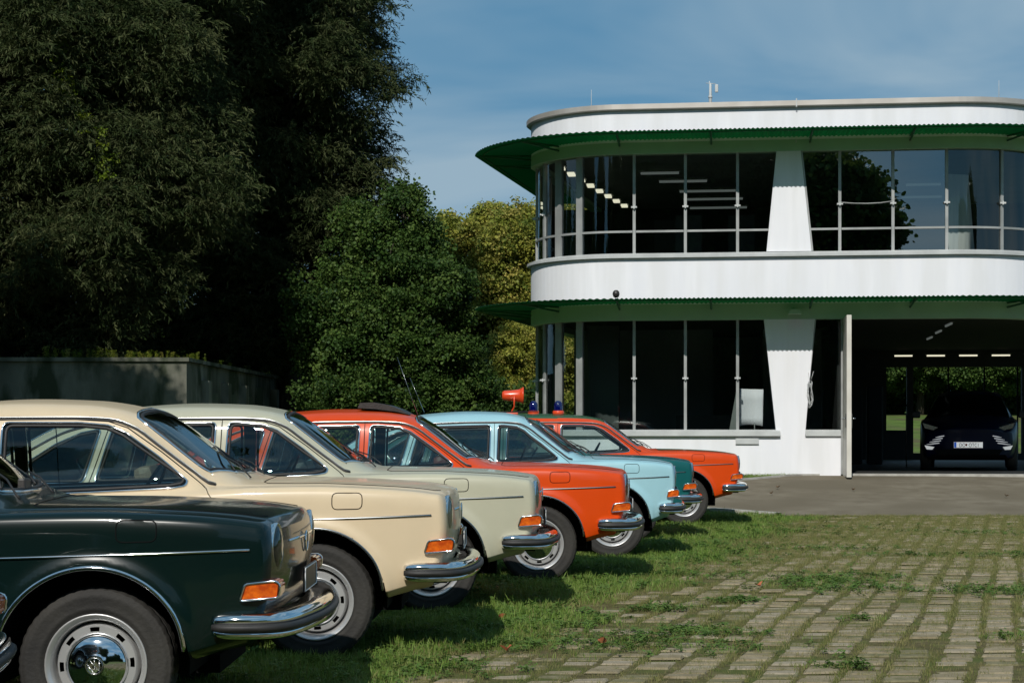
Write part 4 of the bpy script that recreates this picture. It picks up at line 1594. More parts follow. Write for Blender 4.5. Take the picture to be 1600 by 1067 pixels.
MB().tube([(2.75, 6.0, 0), (2.75, 6.0, 1.1)], .012, 6).build('stand_pole', M['frame'], pav)
for k in range(5):
    lamp(3.52 + k * .80, 14.2, hw(1.86), .44, .06, M['tube_light'])
for k in range(3):
    lamp(3.25 + k * .10, 3.2 + k * 2.4, hw(1.98), .03, .9, M['tube_dim'])
# garage opening: frame, threshold, open leaf
b = MB(); b.box((1.03, .02, -.002), (1.062, .30, hw(1.92))); b.build('door_frame', M['frame'], pav)
b = MB(); b.box((1.06, -.10, -.10), (8.0, .14, .012)); b.build('threshold', M['kerb'], pav)
dl = empty('garage_door_leaf', (0, 0, 0), parent=pav)
b = MB(); b.cbox((1.062, -.92, -.03), (1.142, -.02, hw(1.93)), .004); b.build('door_panel', M['door_cream'], dl)
b = MB()
for sx in (1.050, 1.154):
    d_ = -1 if sx < 1.1 else 1
    b.tube([(sx, -.86, .96), (sx + .05 * d_, -.86, .96)], .012, 8)
    b.tube([(sx + .05 * d_, -.87, .96), (sx + .05 * d_, -.76, .95)], .011, 8)
    b.box((sx - .004, -.885, .80), (sx + .004, -.835, 1.04))
b.build('door_handle', M['dull_chrome'], dl)
# wall fittings
b = MB()
b.tube([(.22, -.0, hw(2.10)), (.22, -.10, hw(2.10)), (.22, -.12, hw(2.06))], .02, 6)
b.prism([(.12, hw(2.00)), (.34, hw(2.00)), (.31, hw(2.08)), (.15, hw(2.08))], -.30, -.06, 'y')
wl_ = b.build('wall_floodlight', M['pale_green'], pav)
b = MB()
b.box((-.78, -.035, hw(-.24)), (-.38, -.001, hw(-.14)))
b.build('air_grille', M['sill'], pav)
b = MB()
pts = []
for t in np.linspace(0, 1, 60):
    a = t * 5 * 2 * math.pi
    pts.append((.50 + .035 * math.sin(a) + .02 * math.sin(3.1 * a), -.02 + .01 * math.cos(a * 1.7), hw(.78) - .16 + .20 * math.cos(a) + .05 * math.sin(2.3 * a)))
b.tube([(.47, -.01, hw(1.0))] + pts + [(.56, -.01, hw(1.02))], .005, 4)
b.build('cable_coil', M['sill'], pav)
# lightning rods, mast, roof-edge bracket
for s_, h_ in ((-3.45, .36), (3.95, .38)):
    u, v = bp(s_, -.3)
    MB().tube([(u, v, hw(5.7)), (u, v, hw(5.7) + h_)], [.007, .004], 5).build('lightning_rod', M['sill'], pav)
b = MB()
b.tube([(-1.22, .6, hw(5.6)), (-1.22, .6, hw(5.6) + .30), (-1.22, .6, hw(5.6) + .56)], [.028, .028, .02], 8)
b.tube([(-1.22, .6, hw(5.6) + .30), (-1.22, .6, hw(5.6) + .34)], .036, 8)
b.tube([(-1.22, .6, hw(6.14)), (-1.24, .6, hw(6.20))], .01, 6)
b.tube([(-1.30, .6, hw(6.17)), (-1.12, .6, hw(6.15))], .006, 5)
b.cbox((-1.14, .57, hw(6.00)), (-1.08, .63, hw(6.14)), .015)
b.build('roof_mast', M['sill'], pav)
b = MB(); b.box((.255, -.092, hw(5.58)), (.275, -.086, hw(5.73))); b.box((.25, -.01, hw(4.98)), (.275, -.003, hw(5.03))); b.build('gutter_clip', M['sill'], pav)

# black ball lamp standing on the lower canopy
u, v = bp(-2.82, .55)
Mp = Matrix.Translation((4.667, 30.0, FL)) @ Matrix.Rotation(R_(-7), 4, 'Z')
p = Mp @ Vector((u, v, hw(2.235)))
cl = empty('canopy_lamp', p)
tag(cl, 'small black ball lamp standing on the lower green canopy against the white band', 'lamp')
b = MB(); b.tube([(0, 0, 0), (0, 0, .06)], .022, 8); b.build('stem', M['dull_chrome'], cl)
b = MB(); b.lathe([(.0001, .04), (.045, .06), (.062, .105), (.055, .15), (.03, .175), (.0001, .18)], 20); b.build('lamp_head', M['vinyl'], cl)

# white boards in the ground-floor window
p = Mp @ Vector((-.55, .55, 0))
sb = empty('display_board', p, R_(-7))
tag(sb, 'curled white paper board leaning in the ground-floor window beside the pillar', 'board')
V, F = [], []
for i in range(13):
    t = i / 12
    x = -.19 + .44 * t
    y = .10 * math.sin(t * 2.4) - .02
    for z in (.83 + .03 * math.sin(t * 3), .98, 1.15, 1.30, 1.495 - .012 * t):
        V.append((x + .02 * (z - .8), y + .04 * math.sin((z - .8) * 4) * t, z))
for i in range(12):
    for k in range(4):
        F.append((i * 5 + k, (i + 1) * 5 + k, (i + 1) * 5 + k + 1, i * 5 + k + 1))
s_ = mesh_obj('paper_sheet', V, F, M['white_wall'], sb, smooth=True)
md = s_.modifiers.new('t', 'SOLIDIFY'); md.thickness = .006
MB().box((-.21, .0, 0), (-.185, .03, 1.50)).build('upright', M['frame'], sb)
MB().box((.10, .06, 0), (.115, .075, .90)).build('upright', M['frame'], sb)
p = Mp @ Vector((-.86, .50, 0))
lb = MB(); lb.prism([(-.03, .74), (.12, .74), (.155, 1.50), (.105, 1.51)], .0, .03, 'y')
lb.box((-.03, .0, 0), (-.01, .03, .74)); lb.box((.10, .0, 0), (.12, .03, .74))
lo_ = lb.build('leaning_panel', M['int_ceil']); lo_.location = p; lo_.rotation_euler = (0, 0, R_(-7))
tag(lo_, 'grey panel leaning behind the ground-floor mullion left of the white board', 'panel')

# ------------------------------------------------------------------ modern car standing in the garage
K_MOD = dict(
    w=([-3.55, -3.3, -2.6, -1.2, -.2, .3, .6, .80], [.80, .86, .91, .92, .91, .89, .86, .80]),
    zb=([-3.55, -2.8, -.5, .3, .80], [.32, .25, .22, .22, .24]),
    zs=([-3.55, -3.0, -2.0, -.6, 0, .4, .65, .80], [.98, 1.02, 1.0, .97, .93, .86, .78, .72]),
    zg=([-3.55, -3.3, -3.0, -2.3, -1.6, -1.3, -1.0, -.5, 0, .4, .65, .80], [1.02, 1.15, 1.35, 1.46, 1.47, 1.42, 1.28, 1.0, .95, .88, .80, .735]),
    yg=([-3.55, -2.8, -1.4, -.5, .2, .80], [.62, .58, .60, .76, .72, .62]),
    zc=([-3.55, -3.3, -3.0, -2.3, -1.6, -1.3, -1.0, -.48, 0, .4, .65, .80], [1.05, 1.20, 1.42, 1.53, 1.54, 1.49, 1.37, 1.06, 1.01, .95, .87, .80]),
    y8=([-3.55, .80], [.42, .42]), k8=([-3.55, .80], [.75, .75]),
    zm=([-3.55, .80], [.62, .55]), tuck=([-3.55, .80], [.05, .05]))
def warp_mod(G):
    G = G.copy()
    x, y, z = G[..., 0], G[..., 1], G[..., 2]
    f = sstep(.0, .8, x)
    G[..., 0] = x - f * (.26 * np.clip(np.abs(y) / .85, 0, 1.1) ** 2.5)
    return G
def modern_car():
    root = empty('garage_car')
    xs = np.linspace(-3.5, .77, 110)
    rings = [(.01, .006), (.022, .02), (.03, .05)]
    sh = Shell(K_MOD, xs, warp_mod, rings, rings[::-1])
    sh.prepare()
    arcs = [circle((0, .34), .37), circle((-2.75, .34), .37)]
    for a in arcs:
        sh.snap(a, 'low')
    sh.faces()
    cx, cy, cz, seg = sh.cx, sh.cy, sh.cz, sh.seg
    used = np.zeros(len(cx), bool)
    for a in arcs:
        used |= (seg <= 4) & inside(a, cx, cz)
    dark = simple('garage_car_paint', (.0012, .004, .022), .3, spec=.25, coat=.12)
    gl = simple('garage_car_glass', (.002, .0025, .003), .12, spec=.3)
    wsm = (seg >= 7) & (cx > -1.22) & (cx < -.50) & ~used
    wn = (seg >= 5) & (seg <= 6) & (cx > -3.0) & (cx < -.75) & ~used & (cz > 1.02)
    sh.extract('body', ~(used | wsm | wn), dark, root)
    sh.extract('windscreen', wsm, gl, root); sh.extract('side_window', wn, gl, root)
    L = sh.G[-1, :sh.n]
    V, F = [], []
    nc = 14
    for (x, y, z) in L:
        for k in range(nc + 1):
            t = -1 + 2 * k / nc
            V.append((x + .26 * (min(y / .85, 1.1) ** 2.5 - min(abs(y * t) / .85, 1.1) ** 2.5), y * t, z))
    for i in range(len(L) - 1):
        for k in range(nc):
            F.append((i * (nc + 1) + k, i * (nc + 1) + k + 1, (i + 1) * (nc + 1) + k + 1, (i + 1) * (nc + 1) + k))
    mesh_obj('front_grille', V, F, dark, root, smooth=True)
    def fx(y):
        return .80 - .26 * (abs(y) / .85) ** 2.5
    lit = emis('daylight_strip', (.9, .95, 1.0), .35)
    for s_ in (-1, 1):
        for k in range(4):
            b = MB()
            y0, y1 = (.44 + .03 * k) * s_, (.60 + .055 * k) * s_
            z0, z1 = .655 - .045 * k, .625 - .045 * k
            b.tube([(fx(y0) + .035, y0, z0), (fx((y0 + y1) / 2) + .03, (y0 + y1) / 2, (z0 + z1) / 2), (fx(y1) + .03, y1, z1)], [.009, .010, .003], 5)
            b.build('light_strip', lit, root)
        b = MB()
        b.prism([(.62 * s_, .445), (.80 * s_, .475), (.76 * s_, .40), (.66 * s_, .395)], fx(.70) - .06, fx(.70) + .05, 'x')
        b.build('fog_light', emis('fog_lamp_glass', (.9, .95, .95), .45), root)
        b = MB()
        b.prism([(.52 * s_, .80), (.84 * s_, .90), (.80 * s_, .80), (.60 * s_, .75)], fx(.72) - .22, fx(.72) - .02, 'x')
        b.build('headlight', M['dull_chrome'], root)
        b = MB(); b.cbox((-.95, min(.93 * s_, 1.10 * s_), 1.0), (-.80, max(.93 * s_, 1.10 * s_), 1.13), .03)
        b.build('wing_mirror', M['vinyl'], root)
        for x in (0, -2.75):
            b = MB(); b.lathe([(.0001, -.09), (.22, -.10), (.33, -.09), (.345, -.05), (.345, .05), (.33, .09), (.22, .10), (.0001, .08)], 40, Matrix.Translation((x, .80 * s_, .34)) @ Matrix.Rotation(R_(90 * s_), 4, 'X'))
            b.build('wheel', M['tyre'], root)
    b = MB(); b.cbox((-3.3, -.75, .2), (.45, .75, .35), .05); b.build('underbody', M['black'], root)
    b = MB(); b.prism([(-.55, .30), (.55, .30), (.62, .40), (-.62, .40)], .74, .835, 'x'); b.build('lower_grille', M['black'], root)
    # number plate: blue band, crest, letters
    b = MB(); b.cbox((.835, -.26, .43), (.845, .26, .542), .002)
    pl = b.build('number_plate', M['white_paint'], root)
    pl.data.materials[0] = simple('plate_white_glow', (.8, .8, .8), .3, emis=(1, 1, 1), emis_s=.42)  # plate given a glow of its own, though it is no lamp
    b = MB(); b.box((.846, -.256, .437), (.848, -.215, .535)); b.build('blue_band', simple('plate_blue_glow', (.02, .09, .45), .4, emis=(.02, .1, .5), emis_s=.5), pl)  # the band is given the same added glow
    for zz in (.434, .536):
        b = MB(); b.box((.8452, -.25, zz), (.8472, .25, zz + .004)); b.build('red_line', M['red_lens'], pl)
    b = MB(); b.prism([(-.052, .507), (-.018, .507), (-.020, .475), (-.035, .460), (-.050, .475)], .846, .848, 'x'); b.build('crest', M['red_lens'], pl)
    for txt, yy in (('DO', -.165), ('OTC1', .005)):
        cu = bpy.data.curves.new('plate_lettering', 'FONT')
        cu.body = txt
        cu.size = .10
        cu.space_character = 1.02
        cu.extrude = .001
        cu.offset = .0006
        cu.materials.append(M['plate_dark'])
        tmp = bpy.data.objects.new('lettering_source', cu)
        COL.objects.link(tmp)
        bpy.context.view_layer.update()
        me = bpy.data.meshes.new_from_object(tmp.evaluated_get(bpy.context.evaluated_depsgraph_get()))
        bpy.data.objects.remove(tmp)
        me.name = 'plate_lettering'
        t = bpy.data.objects.new('plate_lettering', me)
        link(t, pl)
        t.rotation_euler = (R_(90), 0, R_(90))
        t.location = (.8475, yy, .449)
        t.scale = (.72, 1, 1)
    return root
gc = modern_car()
gdir = Vector((-.262, -.965, 0)).normalized()
gc.location = (8.53 - gdir.x * .80, 32.3 - gdir.y * .80, FL)
gc.rotation_euler = (0, 0, math.atan2(gdir.y, gdir.x))
tag(gc, 'dark blue modern car standing nose out in the open garage, white number plate', 'car')

# ------------------------------------------------------------------ concrete bunker wall under the big tree
M['concrete'] = noisy('weathered_concrete', (0.05, 0.055, 0.042), (0.24, 0.235, 0.195), 1.1, 0.9, bump=0.6, bscale=25, c3=(0.045, 0.055, 0.035), scale3=2.4, stretch=(1, 1, .4), lo=.30, hi=.72, detail=10)
M['concrete_dark'] = noisy('concrete_recess', (0.07, 0.085, 0.06), (0.11, 0.12, 0.09), 2, 0.9)
wl0 = empty('concrete_wall', (-5.75, 30, .4))
tag(wl0, 'weathered concrete wall with buttresses under the trees, weeds growing on top', 'wall')
b = MB()
A, B_, C_ = (-9.6, -.3), (.1, 0), (.62, 11.2)
zt = lambda t: 2.02 - .03 * t
b.add([(A[0], A[1], -.6), (B_[0], B_[1], -.6), (C_[0], C_[1], -.6), (A[0], 11.2, -.6), (A[0], A[1], 2.05), (B_[0], B_[1], 2.05), (C_[0], C_[1], 1.98), (A[0], 11.2, 2.0)],
      [(0, 1, 5, 4), (1, 2, 6, 5), (2, 3, 7, 6), (3, 0, 4, 7), (4, 5, 6, 7), (3, 2, 1, 0)])
b.build('wall_body', M['concrete'], wl0)
b = MB()
b.add([(A[0], A[1] - .04, 2.052), (B_[0] + .05, B_[1] - .05, 2.052), (C_[0] + .05, C_[1], 1.985), (A[0], 11.2, 2.002), (A[0], A[1] - .04, 2.12), (B_[0] + .05, B_[1] - .05, 2.12), (C_[0] + .05, C_[1], 2.06), (A[0], 11.2, 2.08)],
      [(0, 1, 5, 4), (1, 2, 6, 5), (2, 3, 7, 6), (3, 0, 4, 7), (4, 5, 6, 7)])
b.build('wall_cap', M['concrete'], wl0)
for k in range(6):
    t0 = .10 + k * .15
    u0 = (B_[0] + (C_[0] - B_[0]) * t0, B_[1] + (C_[1] - B_[1]) * t0)
    t1 = t0 + .085
    u1 = (B_[0] + (C_[0] - B_[0]) * t1, B_[1] + (C_[1] - B_[1]) * t1)
    b = MB()
    b.prism([(u0[0] - .02, u0[1]), (u0[0] + .14, u0[1]), (u0[0] + .14, u0[1] + .35), (u0[0], u0[1] + .35)], -.5, 1.75, 'z')
    b.build('buttress', M['concrete'], wl0)
    b = MB(); b.prism([(u0[0] + .03, u0[1] + .36), (u0[0] + .05, u0[1] + .36), (u1[0] + .05, u1[1] + .3), (u1[0] + .03, u1[1] + .3)], -.5, 1.55, 'z')
    b.build('recess_panel', M['concrete_dark'], wl0)
b = MB(); b.prism([(C_[0] - .1, C_[1] - .5), (C_[0] + .26, C_[1] - .5), (C_[0] + .26, C_[1]), (C_[0] - .1, C_[1])], -.5, 1.98, 'z'); b.build('buttress', M['concrete'], wl0)

# street lamp far behind
sl = empty('street_lamp', (-.88, 60, 0.9))
tag(sl, 'thin curved street lamp standing before the autumn trees', 'street lamp')
b = MB()
b.tube([(0, 0, -.3), (0, 0, 2.2), (.03, 0, 2.55), (.14, 0, 2.78), (.34, 0, 2.88)], [.05, .035, .03, .028, .025], 8); b.build('post', M['sill'], sl)
b = MB(); b.cbox((.30, -.05, 2.85), (.55, .05, 2.90), .015); b.build('lamp_head', M['sill'], sl)
# ------------------------------------------------------------------ vegetation: leaf clumps on points
def scatter(name, pts, rots, scls, idx, sources, parent=None, kind='stuff'):
    """one object whose geometry nodes put leaf or blade clumps on its points"""
    n = len(pts)
    me = bpy.data.meshes.new(name)
    me.vertices.add(n)
    me.vertices.foreach_set('co', np.asarray(pts, np.float32).reshape(-1))
    for an, tp, data, key in (('rot', 'FLOAT_VECTOR', rots, 'vector'), ('scl', 'FLOAT', scls, 'value'), ('idx', 'INT', idx, 'value')):
        a = me.attributes.new(an, tp, 'POINT')
        a.data.foreach_set(key, np.asarray(data, np.int32 if tp == 'INT' else np.float32).reshape(-1))
    o = link(bpy.data.objects.new(name, me), parent)
    ng = bpy.data.node_groups.new(name + '_nodes', 'GeometryNodeTree')
    ng.interface.new_socket('Geometry', in_out='INPUT', socket_type='NodeSocketGeometry')
    ng.interface.new_socket('Geometry', in_out='OUTPUT', socket_type='NodeSocketGeometry')
    N, L = ng.nodes, ng.links
    gi, go = N.new('NodeGroupInput'), N.new('NodeGroupOutput')
    iop = N.new('GeometryNodeInstanceOnPoints')
    jn = N.new('GeometryNodeJoinGeometry')
    for so in sources[::-1]:
        oi = N.new('GeometryNodeObjectInfo')
        oi.inputs['Object'].default_value = so
        oi.inputs['As Instance'].default_value = True
        L.new(oi.outputs['Geometry'], jn.inputs[0])
    def attr(nm, tp):
        a = N.new('GeometryNodeInputNamedAttribute')
        a.data_type = tp
        a.inputs['Name'].default_value = nm
        return a.outputs['Attribute']
    L.new(gi.outputs[0], iop.inputs['Points'])
    L.new(jn.outputs[0], iop.inputs['Instance'])
    iop.inputs['Pick Instance'].default_value = True
    L.new(attr('idx', 'INT'), iop.inputs['Instance Index'])
    L.new(attr('rot', 'FLOAT_VECTOR'), iop.inputs['Rotation'])
    L.new(attr('scl', 'FLOAT'), iop.inputs['Scale'])
    L.new(iop.outputs[0], go.inputs[0])
    md = o.modifiers.new('clumps', 'NODES')
    md.node_group = ng
    if kind:
        o['kind'] = kind
    return o

def src(name, V, F, mat):
    me = bpy.data.meshes.new(name)
    me.from_pydata([tuple(v) for v in V], [], F)
    me.materials.append(mat)
    me.update()
    return bpy.data.objects.new(name, me)

def leaf_quad(V, F, c, d, up, L_, W_, bend=0.15):
    """pointed leaf: base c, direction d, width across"""
    d = d / (np.linalg.norm(d) + 1e-9)
    s_ = np.cross(d, up); s_ /= np.linalg.norm(s_) + 1e-9
    n = np.cross(s_, d)
    b0 = len(V)
    V += [c, c + d * L_ * .45 + s_ * W_ / 2 + n * bend * W_, c + d * L_ - n * bend * L_ * .5, c + d * L_ * .45 - s_ * W_ / 2 + n * bend * W_]
    F += [(b0, b0 + 1, b0 + 2, b0 + 3)]

def willow_twig(seed, mat):
    q = np.random.default_rng(seed)
    V, F = [], []
    for br in range(3):
        a = q.uniform(0, 6.28)
        p = np.array([0., 0, 0])
        d = np.array([math.cos(a) * .75, math.sin(a) * .75, .25])
        for k in range(9):
            for j in range(2):
                dd = d + q.normal(0, .45, 3) + np.array([0, 0, -.25])
                leaf_quad(V, F, p + q.normal(0, .012, 3), dd, q.normal(0, 1, 3), q.uniform(.075, .125), q.uniform(.018, .028))
            p = p + d / np.linalg.norm(d) * .055
            d = d + np.array([0, 0, -.11]) + q.normal(0, .07, 3)
    return src('willow_twig', V, F, mat)

def broad_twig(seed, mat, size=.056, n=58, R=.30):
    q = np.random.default_rng(seed)
    V, F = [], []
    for k in range(n):
        c = q.normal(0, 1, 3); c = c / np.linalg.norm(c) * R * q.uniform(.25, 1) * np.array([1, 1, .55])
        d = c * np.array([1, 1, .3]) / R + q.normal(0, .5, 3) + np.array([0, 0, -.2])
        d /= np.linalg.norm(d)
        up = np.array([0, -.35, 1.]) + q.normal(0, .75, 3)
        s_ = np.cross(d, up); s_ /= np.linalg.norm(s_) + 1e-9
        L_ = size * q.uniform(.75, 1.25)
        nn = np.cross(s_, d)
        b0 = len(V)
        V += [c, c + d * L_ * .3 + s_ * L_ * .48, c + d * L_ * .75 + s_ * L_ * .32 - nn * .1 * L_, c + d * L_ - nn * .2 * L_, c + d * L_ * .75 - s_ * L_ * .32 - nn * .1 * L_, c + d * L_ * .3 - s_ * L_ * .48]
        F += [(b0, b0 + 1, b0 + 2, b0 + 3, b0 + 4, b0 + 5)]
    return src('leafy_twig', V, F, mat)

M['bark'] = noisy('bark', (0.035, 0.030, 0.022), (0.09, 0.08, 0.06), 5, 0.95, bump=0.8, stretch=(4, 4, .6))
LM = {
    'willow': leaf_mat('willow_leaves', [(.014, .026, .007), (.040, .058, .018), (.095, .110, .045), (.024, .042, .012), (.065, .075, .03)], .2, .6, .12),
    'oak': leaf_mat('dark_broad_leaves', [(.016, .042, .009), (.050, .105, .020), (.105, .165, .036), (.028, .065, .014), (.075, .13, .028)], .3),  # leaf tones vary; the brightest also stand in for lit highlights
    'autumn': leaf_mat('turning_leaves', [(.17, .21, .03), (.36, .35, .06), (.12, .17, .03), (.44, .37, .09)], .35),
    'vine': leaf_mat('vine_leaves', [(.10, .16, .01), (.16, .2, .02)], .35),
}
TW = {
    'willow': [willow_twig(i, LM['willow']) for i in range(6)],
    'oak': [broad_twig(20 + i, LM['oak']) for i in range(6)],
    'autumn': [broad_twig(40 + i, LM['autumn'], .062) for i in range(6)],
    'vine': [broad_twig(60 + i, LM['vine'], .07, 14, .18) for i in range(3)],
}
def crown_points(lobes, dens, seed, thick=.30, gap=.35, sub=True):
    """points spread through the outer shells of many overlapping boughs, thinned into uneven clumps"""
    q = np.random.default_rng(seed)
    if sub:
        nl = []
        for c, r in lobes:
            c, r = np.array(c, float), np.array(r, float)
            k = 22
            for i in range(k):
                z = 1 - 2 * (i + .5) / k
                a = i * 2.39996 + q.uniform(-.5, .5)
                d = np.array([math.sqrt(1 - z * z) * math.cos(a), math.sqrt(1 - z * z) * math.sin(a), z])
                f = q.uniform(.17, .42)
                nl.append((c + d * r * q.uniform(.55, .90), r * f * np.array([1.1, 1.1, .85])))
            nl.append((c, r * .45))
            for i in range(9):                          # loose sprays breaking the outline
                d = q.normal(0, 1, 3); d /= np.linalg.norm(d); d[2] = abs(d[2]) * .9 + .1 * d[2]
                f = q.uniform(.09, .17)
                nl.append((c + d * r * q.uniform(1.0, 1.18), r * f * np.array([1.2, 1.2, .8])))
        lobes = nl
    out = []
    for i, (c, r) in enumerate(lobes):
        c, r = np.array(c, float), np.array(r, float)
        area = 4 * math.pi * ((r[0] * r[1]) ** 1.6 / 3 + (r[0] * r[2]) ** 1.6 / 3 + (r[1] * r[2]) ** 1.6 / 3) ** (1 / 1.6)
        n = int(area * dens)
        d = q.normal(0, 1, (n, 3)); d /= np.linalg.norm(d, axis=1)[:, None]
        # sub-lobes give an uneven outline
        kd = q.normal(0, 1, (int(8 + min(area, 30) / 1.5), 3)); kd /= np.linalg.norm(kd, axis=1)[:, None]
        dots = d @ kd.T
        near_ = dots.max(1)
        rad = 1 - thick * q.random(n) ** 1.3 + .22 * (np.clip((near_ - .80) / .20, 0, 1) ** 1.5) - .10
        keep = q.random(n) > gap * np.clip((.93 - near_) / .13, 0, 1)
        P = c + d * r * rad[:, None]
        for j, (c2, r2) in enumerate(lobes):
            if j != i and np.all(np.abs(np.array(c2) - c) < np.array(r2) + r):
                e = np.linalg.norm((P - np.array(c2)) / np.array(r2), axis=1)
                keep &= ~((e < .80) & (q.random(n) < .9))
        out.append(P[keep])
    return np.concatenate(out)

def tree(name, kind, base, lobes, label, dens=14, seed=1, scale=1.0, group=None, trunk_r=.22, gap=.35, cat='tree'):
    root = empty(name, base)
    tag(root, label, cat, group)
    B = np.array(base, float)
    q = np.random.default_rng(seed)
    tb = MB()
    fork = np.array([0, 0, max(1.2, min(l[0][2] - base[2] for l in lobes) * .55)])
    tb.tube([(0, 0, -.3), (.03, 0, fork[2] * .5), tuple(fork)], [trunk_r * 1.25, trunk_r, trunk_r * .85], 10)
    tr = tb.build('trunk', M['bark'], root)
    lb_ = MB()
    for c, r in lobes:
        e = np.array(c) - B
        m = fork + (e - fork) * .5 + np.array([0, 0, -.25 * abs(e[0])]) * .5
        lb_.tube([tuple(fork * .9), tuple(m), tuple(e), tuple(e + np.array([0, 0, r[2] * .5]))], [trunk_r * .6, trunk_r * .4, trunk_r * .22, .02], 7)
        for k in range(7):
            d = q.normal(0, 1, 3); d /= np.linalg.norm(d)
            st_ = e + (fork - e) * q.uniform(0, .4)
            en = e + d * np.array(r) * .85
            mid = (st_ + en) / 2 + q.normal(0, .15, 3)
            lb_.tube([tuple(st_), tuple(mid), tuple(en)], [trunk_r * .17, trunk_r * .09, .008], 5)
    lb_.build('limb', M['bark'], root)
    P = crown_points([(np.array(c) - B, r) for c, r in lobes], dens, seed, gap=gap)
    n = len(P)
    rot = np.column_stack([q.normal(0, .25 if kind == 'willow' else .45, n), q.normal(0, .25 if kind == 'willow' else .45, n), q.uniform(0, 6.28, n)])
    scatter('crown', P, rot, q.uniform(.62, 1.35, n) * scale, q.integers(0, len(TW[kind]), n), TW[kind], root)
    return root

gz = lambda y: float(ground_z(y))
big = tree('willow_tree', 'willow', (-9.4, 34.5, gz(34.5)), [((-11.2, 33, 8.0), (3.8, 3.0, 4.6)), ((-8.1, 33.2, 6.4), (3.0, 2.5, 3.4)), ((-7.7, 34, 10.6), (3.3, 2.8, 3.6)), ((-12, 34.5, 12.5), (4, 3, 3.6)),
      ((-8.8, 33, 4.4), (2.4, 2.0, 2.0)), ((-12.2, 32.5, 5.0), (2.6, 2.0, 2.4))],
     'huge grey-green willow at the left edge, its branches hanging over the concrete wall', 44, 3, 1.0, trunk_r=.38, gap=.85)
tree('willow_tree', 'willow', (-5.0, 38.8, gz(38.8)), [((-5.1, 38.2, 9.1), (2.35, 2.3, 2.9)), ((-5.55, 38.5, 12.6), (2.7, 2.4, 3.0)), ((-6.9, 39, 8.6), (2.4, 2.0, 3.6)), ((-5.5, 38.4, 5.9), (1.9, 1.8, 2.4)), ((-6.8, 38.6, 4.3), (2.2, 1.9, 2.5)), ((-4.0, 38.3, 6.7), (1.25, 1.2, 1.9))],
     'tall dark willow whose rounded right edge stands against the sky', 44, 4, 1.0, trunk_r=.30, gap=.8)
tree('broadleaf_tree', 'oak', (-2.8, 36.6, gz(36)), [((-2.55, 36.57, 5.15), (1.06, 1.1, 1.14)), ((-2.33, 36.57, 4.0), (1.35, 1.27, 1.23)), ((-3.35, 36.4, 3.4), (1.25, 1.2, 1.55)), ((-1.99, 36.15, 2.65), (1.14, 1.1, 1.1)), ((-3.13, 35.98, 2.06), (1.35, 1.02, 1.27)), ((-2.22, 36.57, 6.12), (0.47, 0.42, 0.32)), ((-2.12, 36.57, 5.48), (0.42, 0.42, 0.3)), ((-1.44, 36.23, 1.8), (1.1, 0.93, 1.1))],
     'dark green broadleaf tree between the tall willow and the yellowing tree', 40, 5, .92, trunk_r=.2, gap=.85)
tree('yellowing_tree', 'autumn', (-.6, 50.5, gz(50)), [((-1.45, 50.6, 6.0), (1.35, 1.3, 1.5)), ((-.2, 50.4, 6.2), (1.3, 1.3, 1.65)), ((1.2, 50.6, 6.0), (1.6, 1.4, 1.9)), ((-1.0, 50.2, 4.2), (1.7, 1.3, 1.5)), ((.9, 50, 4.0), (1.7, 1.3, 1.8))],
     'yellow-green tree turning autumnal just left of the white pavilion', 38, 6, 1.0, trunk_r=.2, gap=.75)
tree('yellowing_tree', 'autumn', (.45, 47.2, gz(47)), [((.35, 47.2, 3.15), (.95, .9, .95)), ((-.3, 47.0, 2.3), (.7, .7, .8)), ((1.1, 47, 2.7), (.9, .8, 1.2))],
     'low bright yellow-green tree under the left tip of the lower canopy', 30, 7, .85, trunk_r=.1)
# dark wood closing the view on the left
wood = [((x, 60 + 2.5 * math.sin(x * 1.3), 2.4 + .5 * math.sin(x * 2.1)), (3.2, 2.4, 3.4)) for x in np.arange(-34, 3, 3.4)]
def mass(name, lobes, kind, dens, seed, label_kind='stuff', scale=1.3):
    P = crown_points(lobes, dens, seed)
    q = np.random.default_rng(seed)
    n = len(P)
    o = scatter(name, P, np.column_stack([q.normal(0, .4, n), q.normal(0, .4, n), q.uniform(0, 6.28, n)]), q.uniform(.8, 1.3, n) * scale, q.integers(0, 6, n), TW[kind])
    return o
mass('far_woodland', wood, 'oak', 9, 8, scale=1.6)
mass('undergrowth', [((x, 41.5 + .8 * math.sin(x), 1.1), (1.5, 1.2, 1.3)) for x in np.arange(-16, 1.5, 2.0)], 'oak', 14, 9)
# trees beyond the lawn, seen through the open hall
for i, (x, y, h, r) in enumerate([(17.2, 84, 6.6, 2.6), (20.3, 86, 7.5, 2.5), (23.2, 83, 6.9, 2.6), (26.6, 85, 7.2, 2.8), (29.8, 84, 7, 2.8)]):
    z = gz(y)
    lab = ['broadleaf tree beyond the back lawn, behind the left opening of the garage wall', 'broadleaf tree beyond the lawn, seen just left of the dark car in the garage',
           'broadleaf tree beyond the lawn, seen straight above the dark car in the garage', 'broadleaf tree beyond the lawn, at the right edge of the garage opening',
           'broadleaf tree beyond the lawn, hidden by the right end of the pavilion'][i]
    tree('broadleaf_tree', 'oak', (x, y, z), [((x, y, z + 2.9), (r, r * .8, 1.7)), ((x - .6, y - .4, z + 4.4), (r * .8, r * .7, 1.5)), ((x + .5, y + .3, z + h - 1.2), (r * .7, r * .6, 1.4))],
         lab, 26, 20 + i, 1.4, 'trees beyond the back lawn', trunk_r=.18)
mass('back_hedge', [((x, 90, 3.4), (2.6, 1.6, 2.6)) for x in np.arange(8, 46, 3.6)], 'oak', 9, 31, scale=1.7)
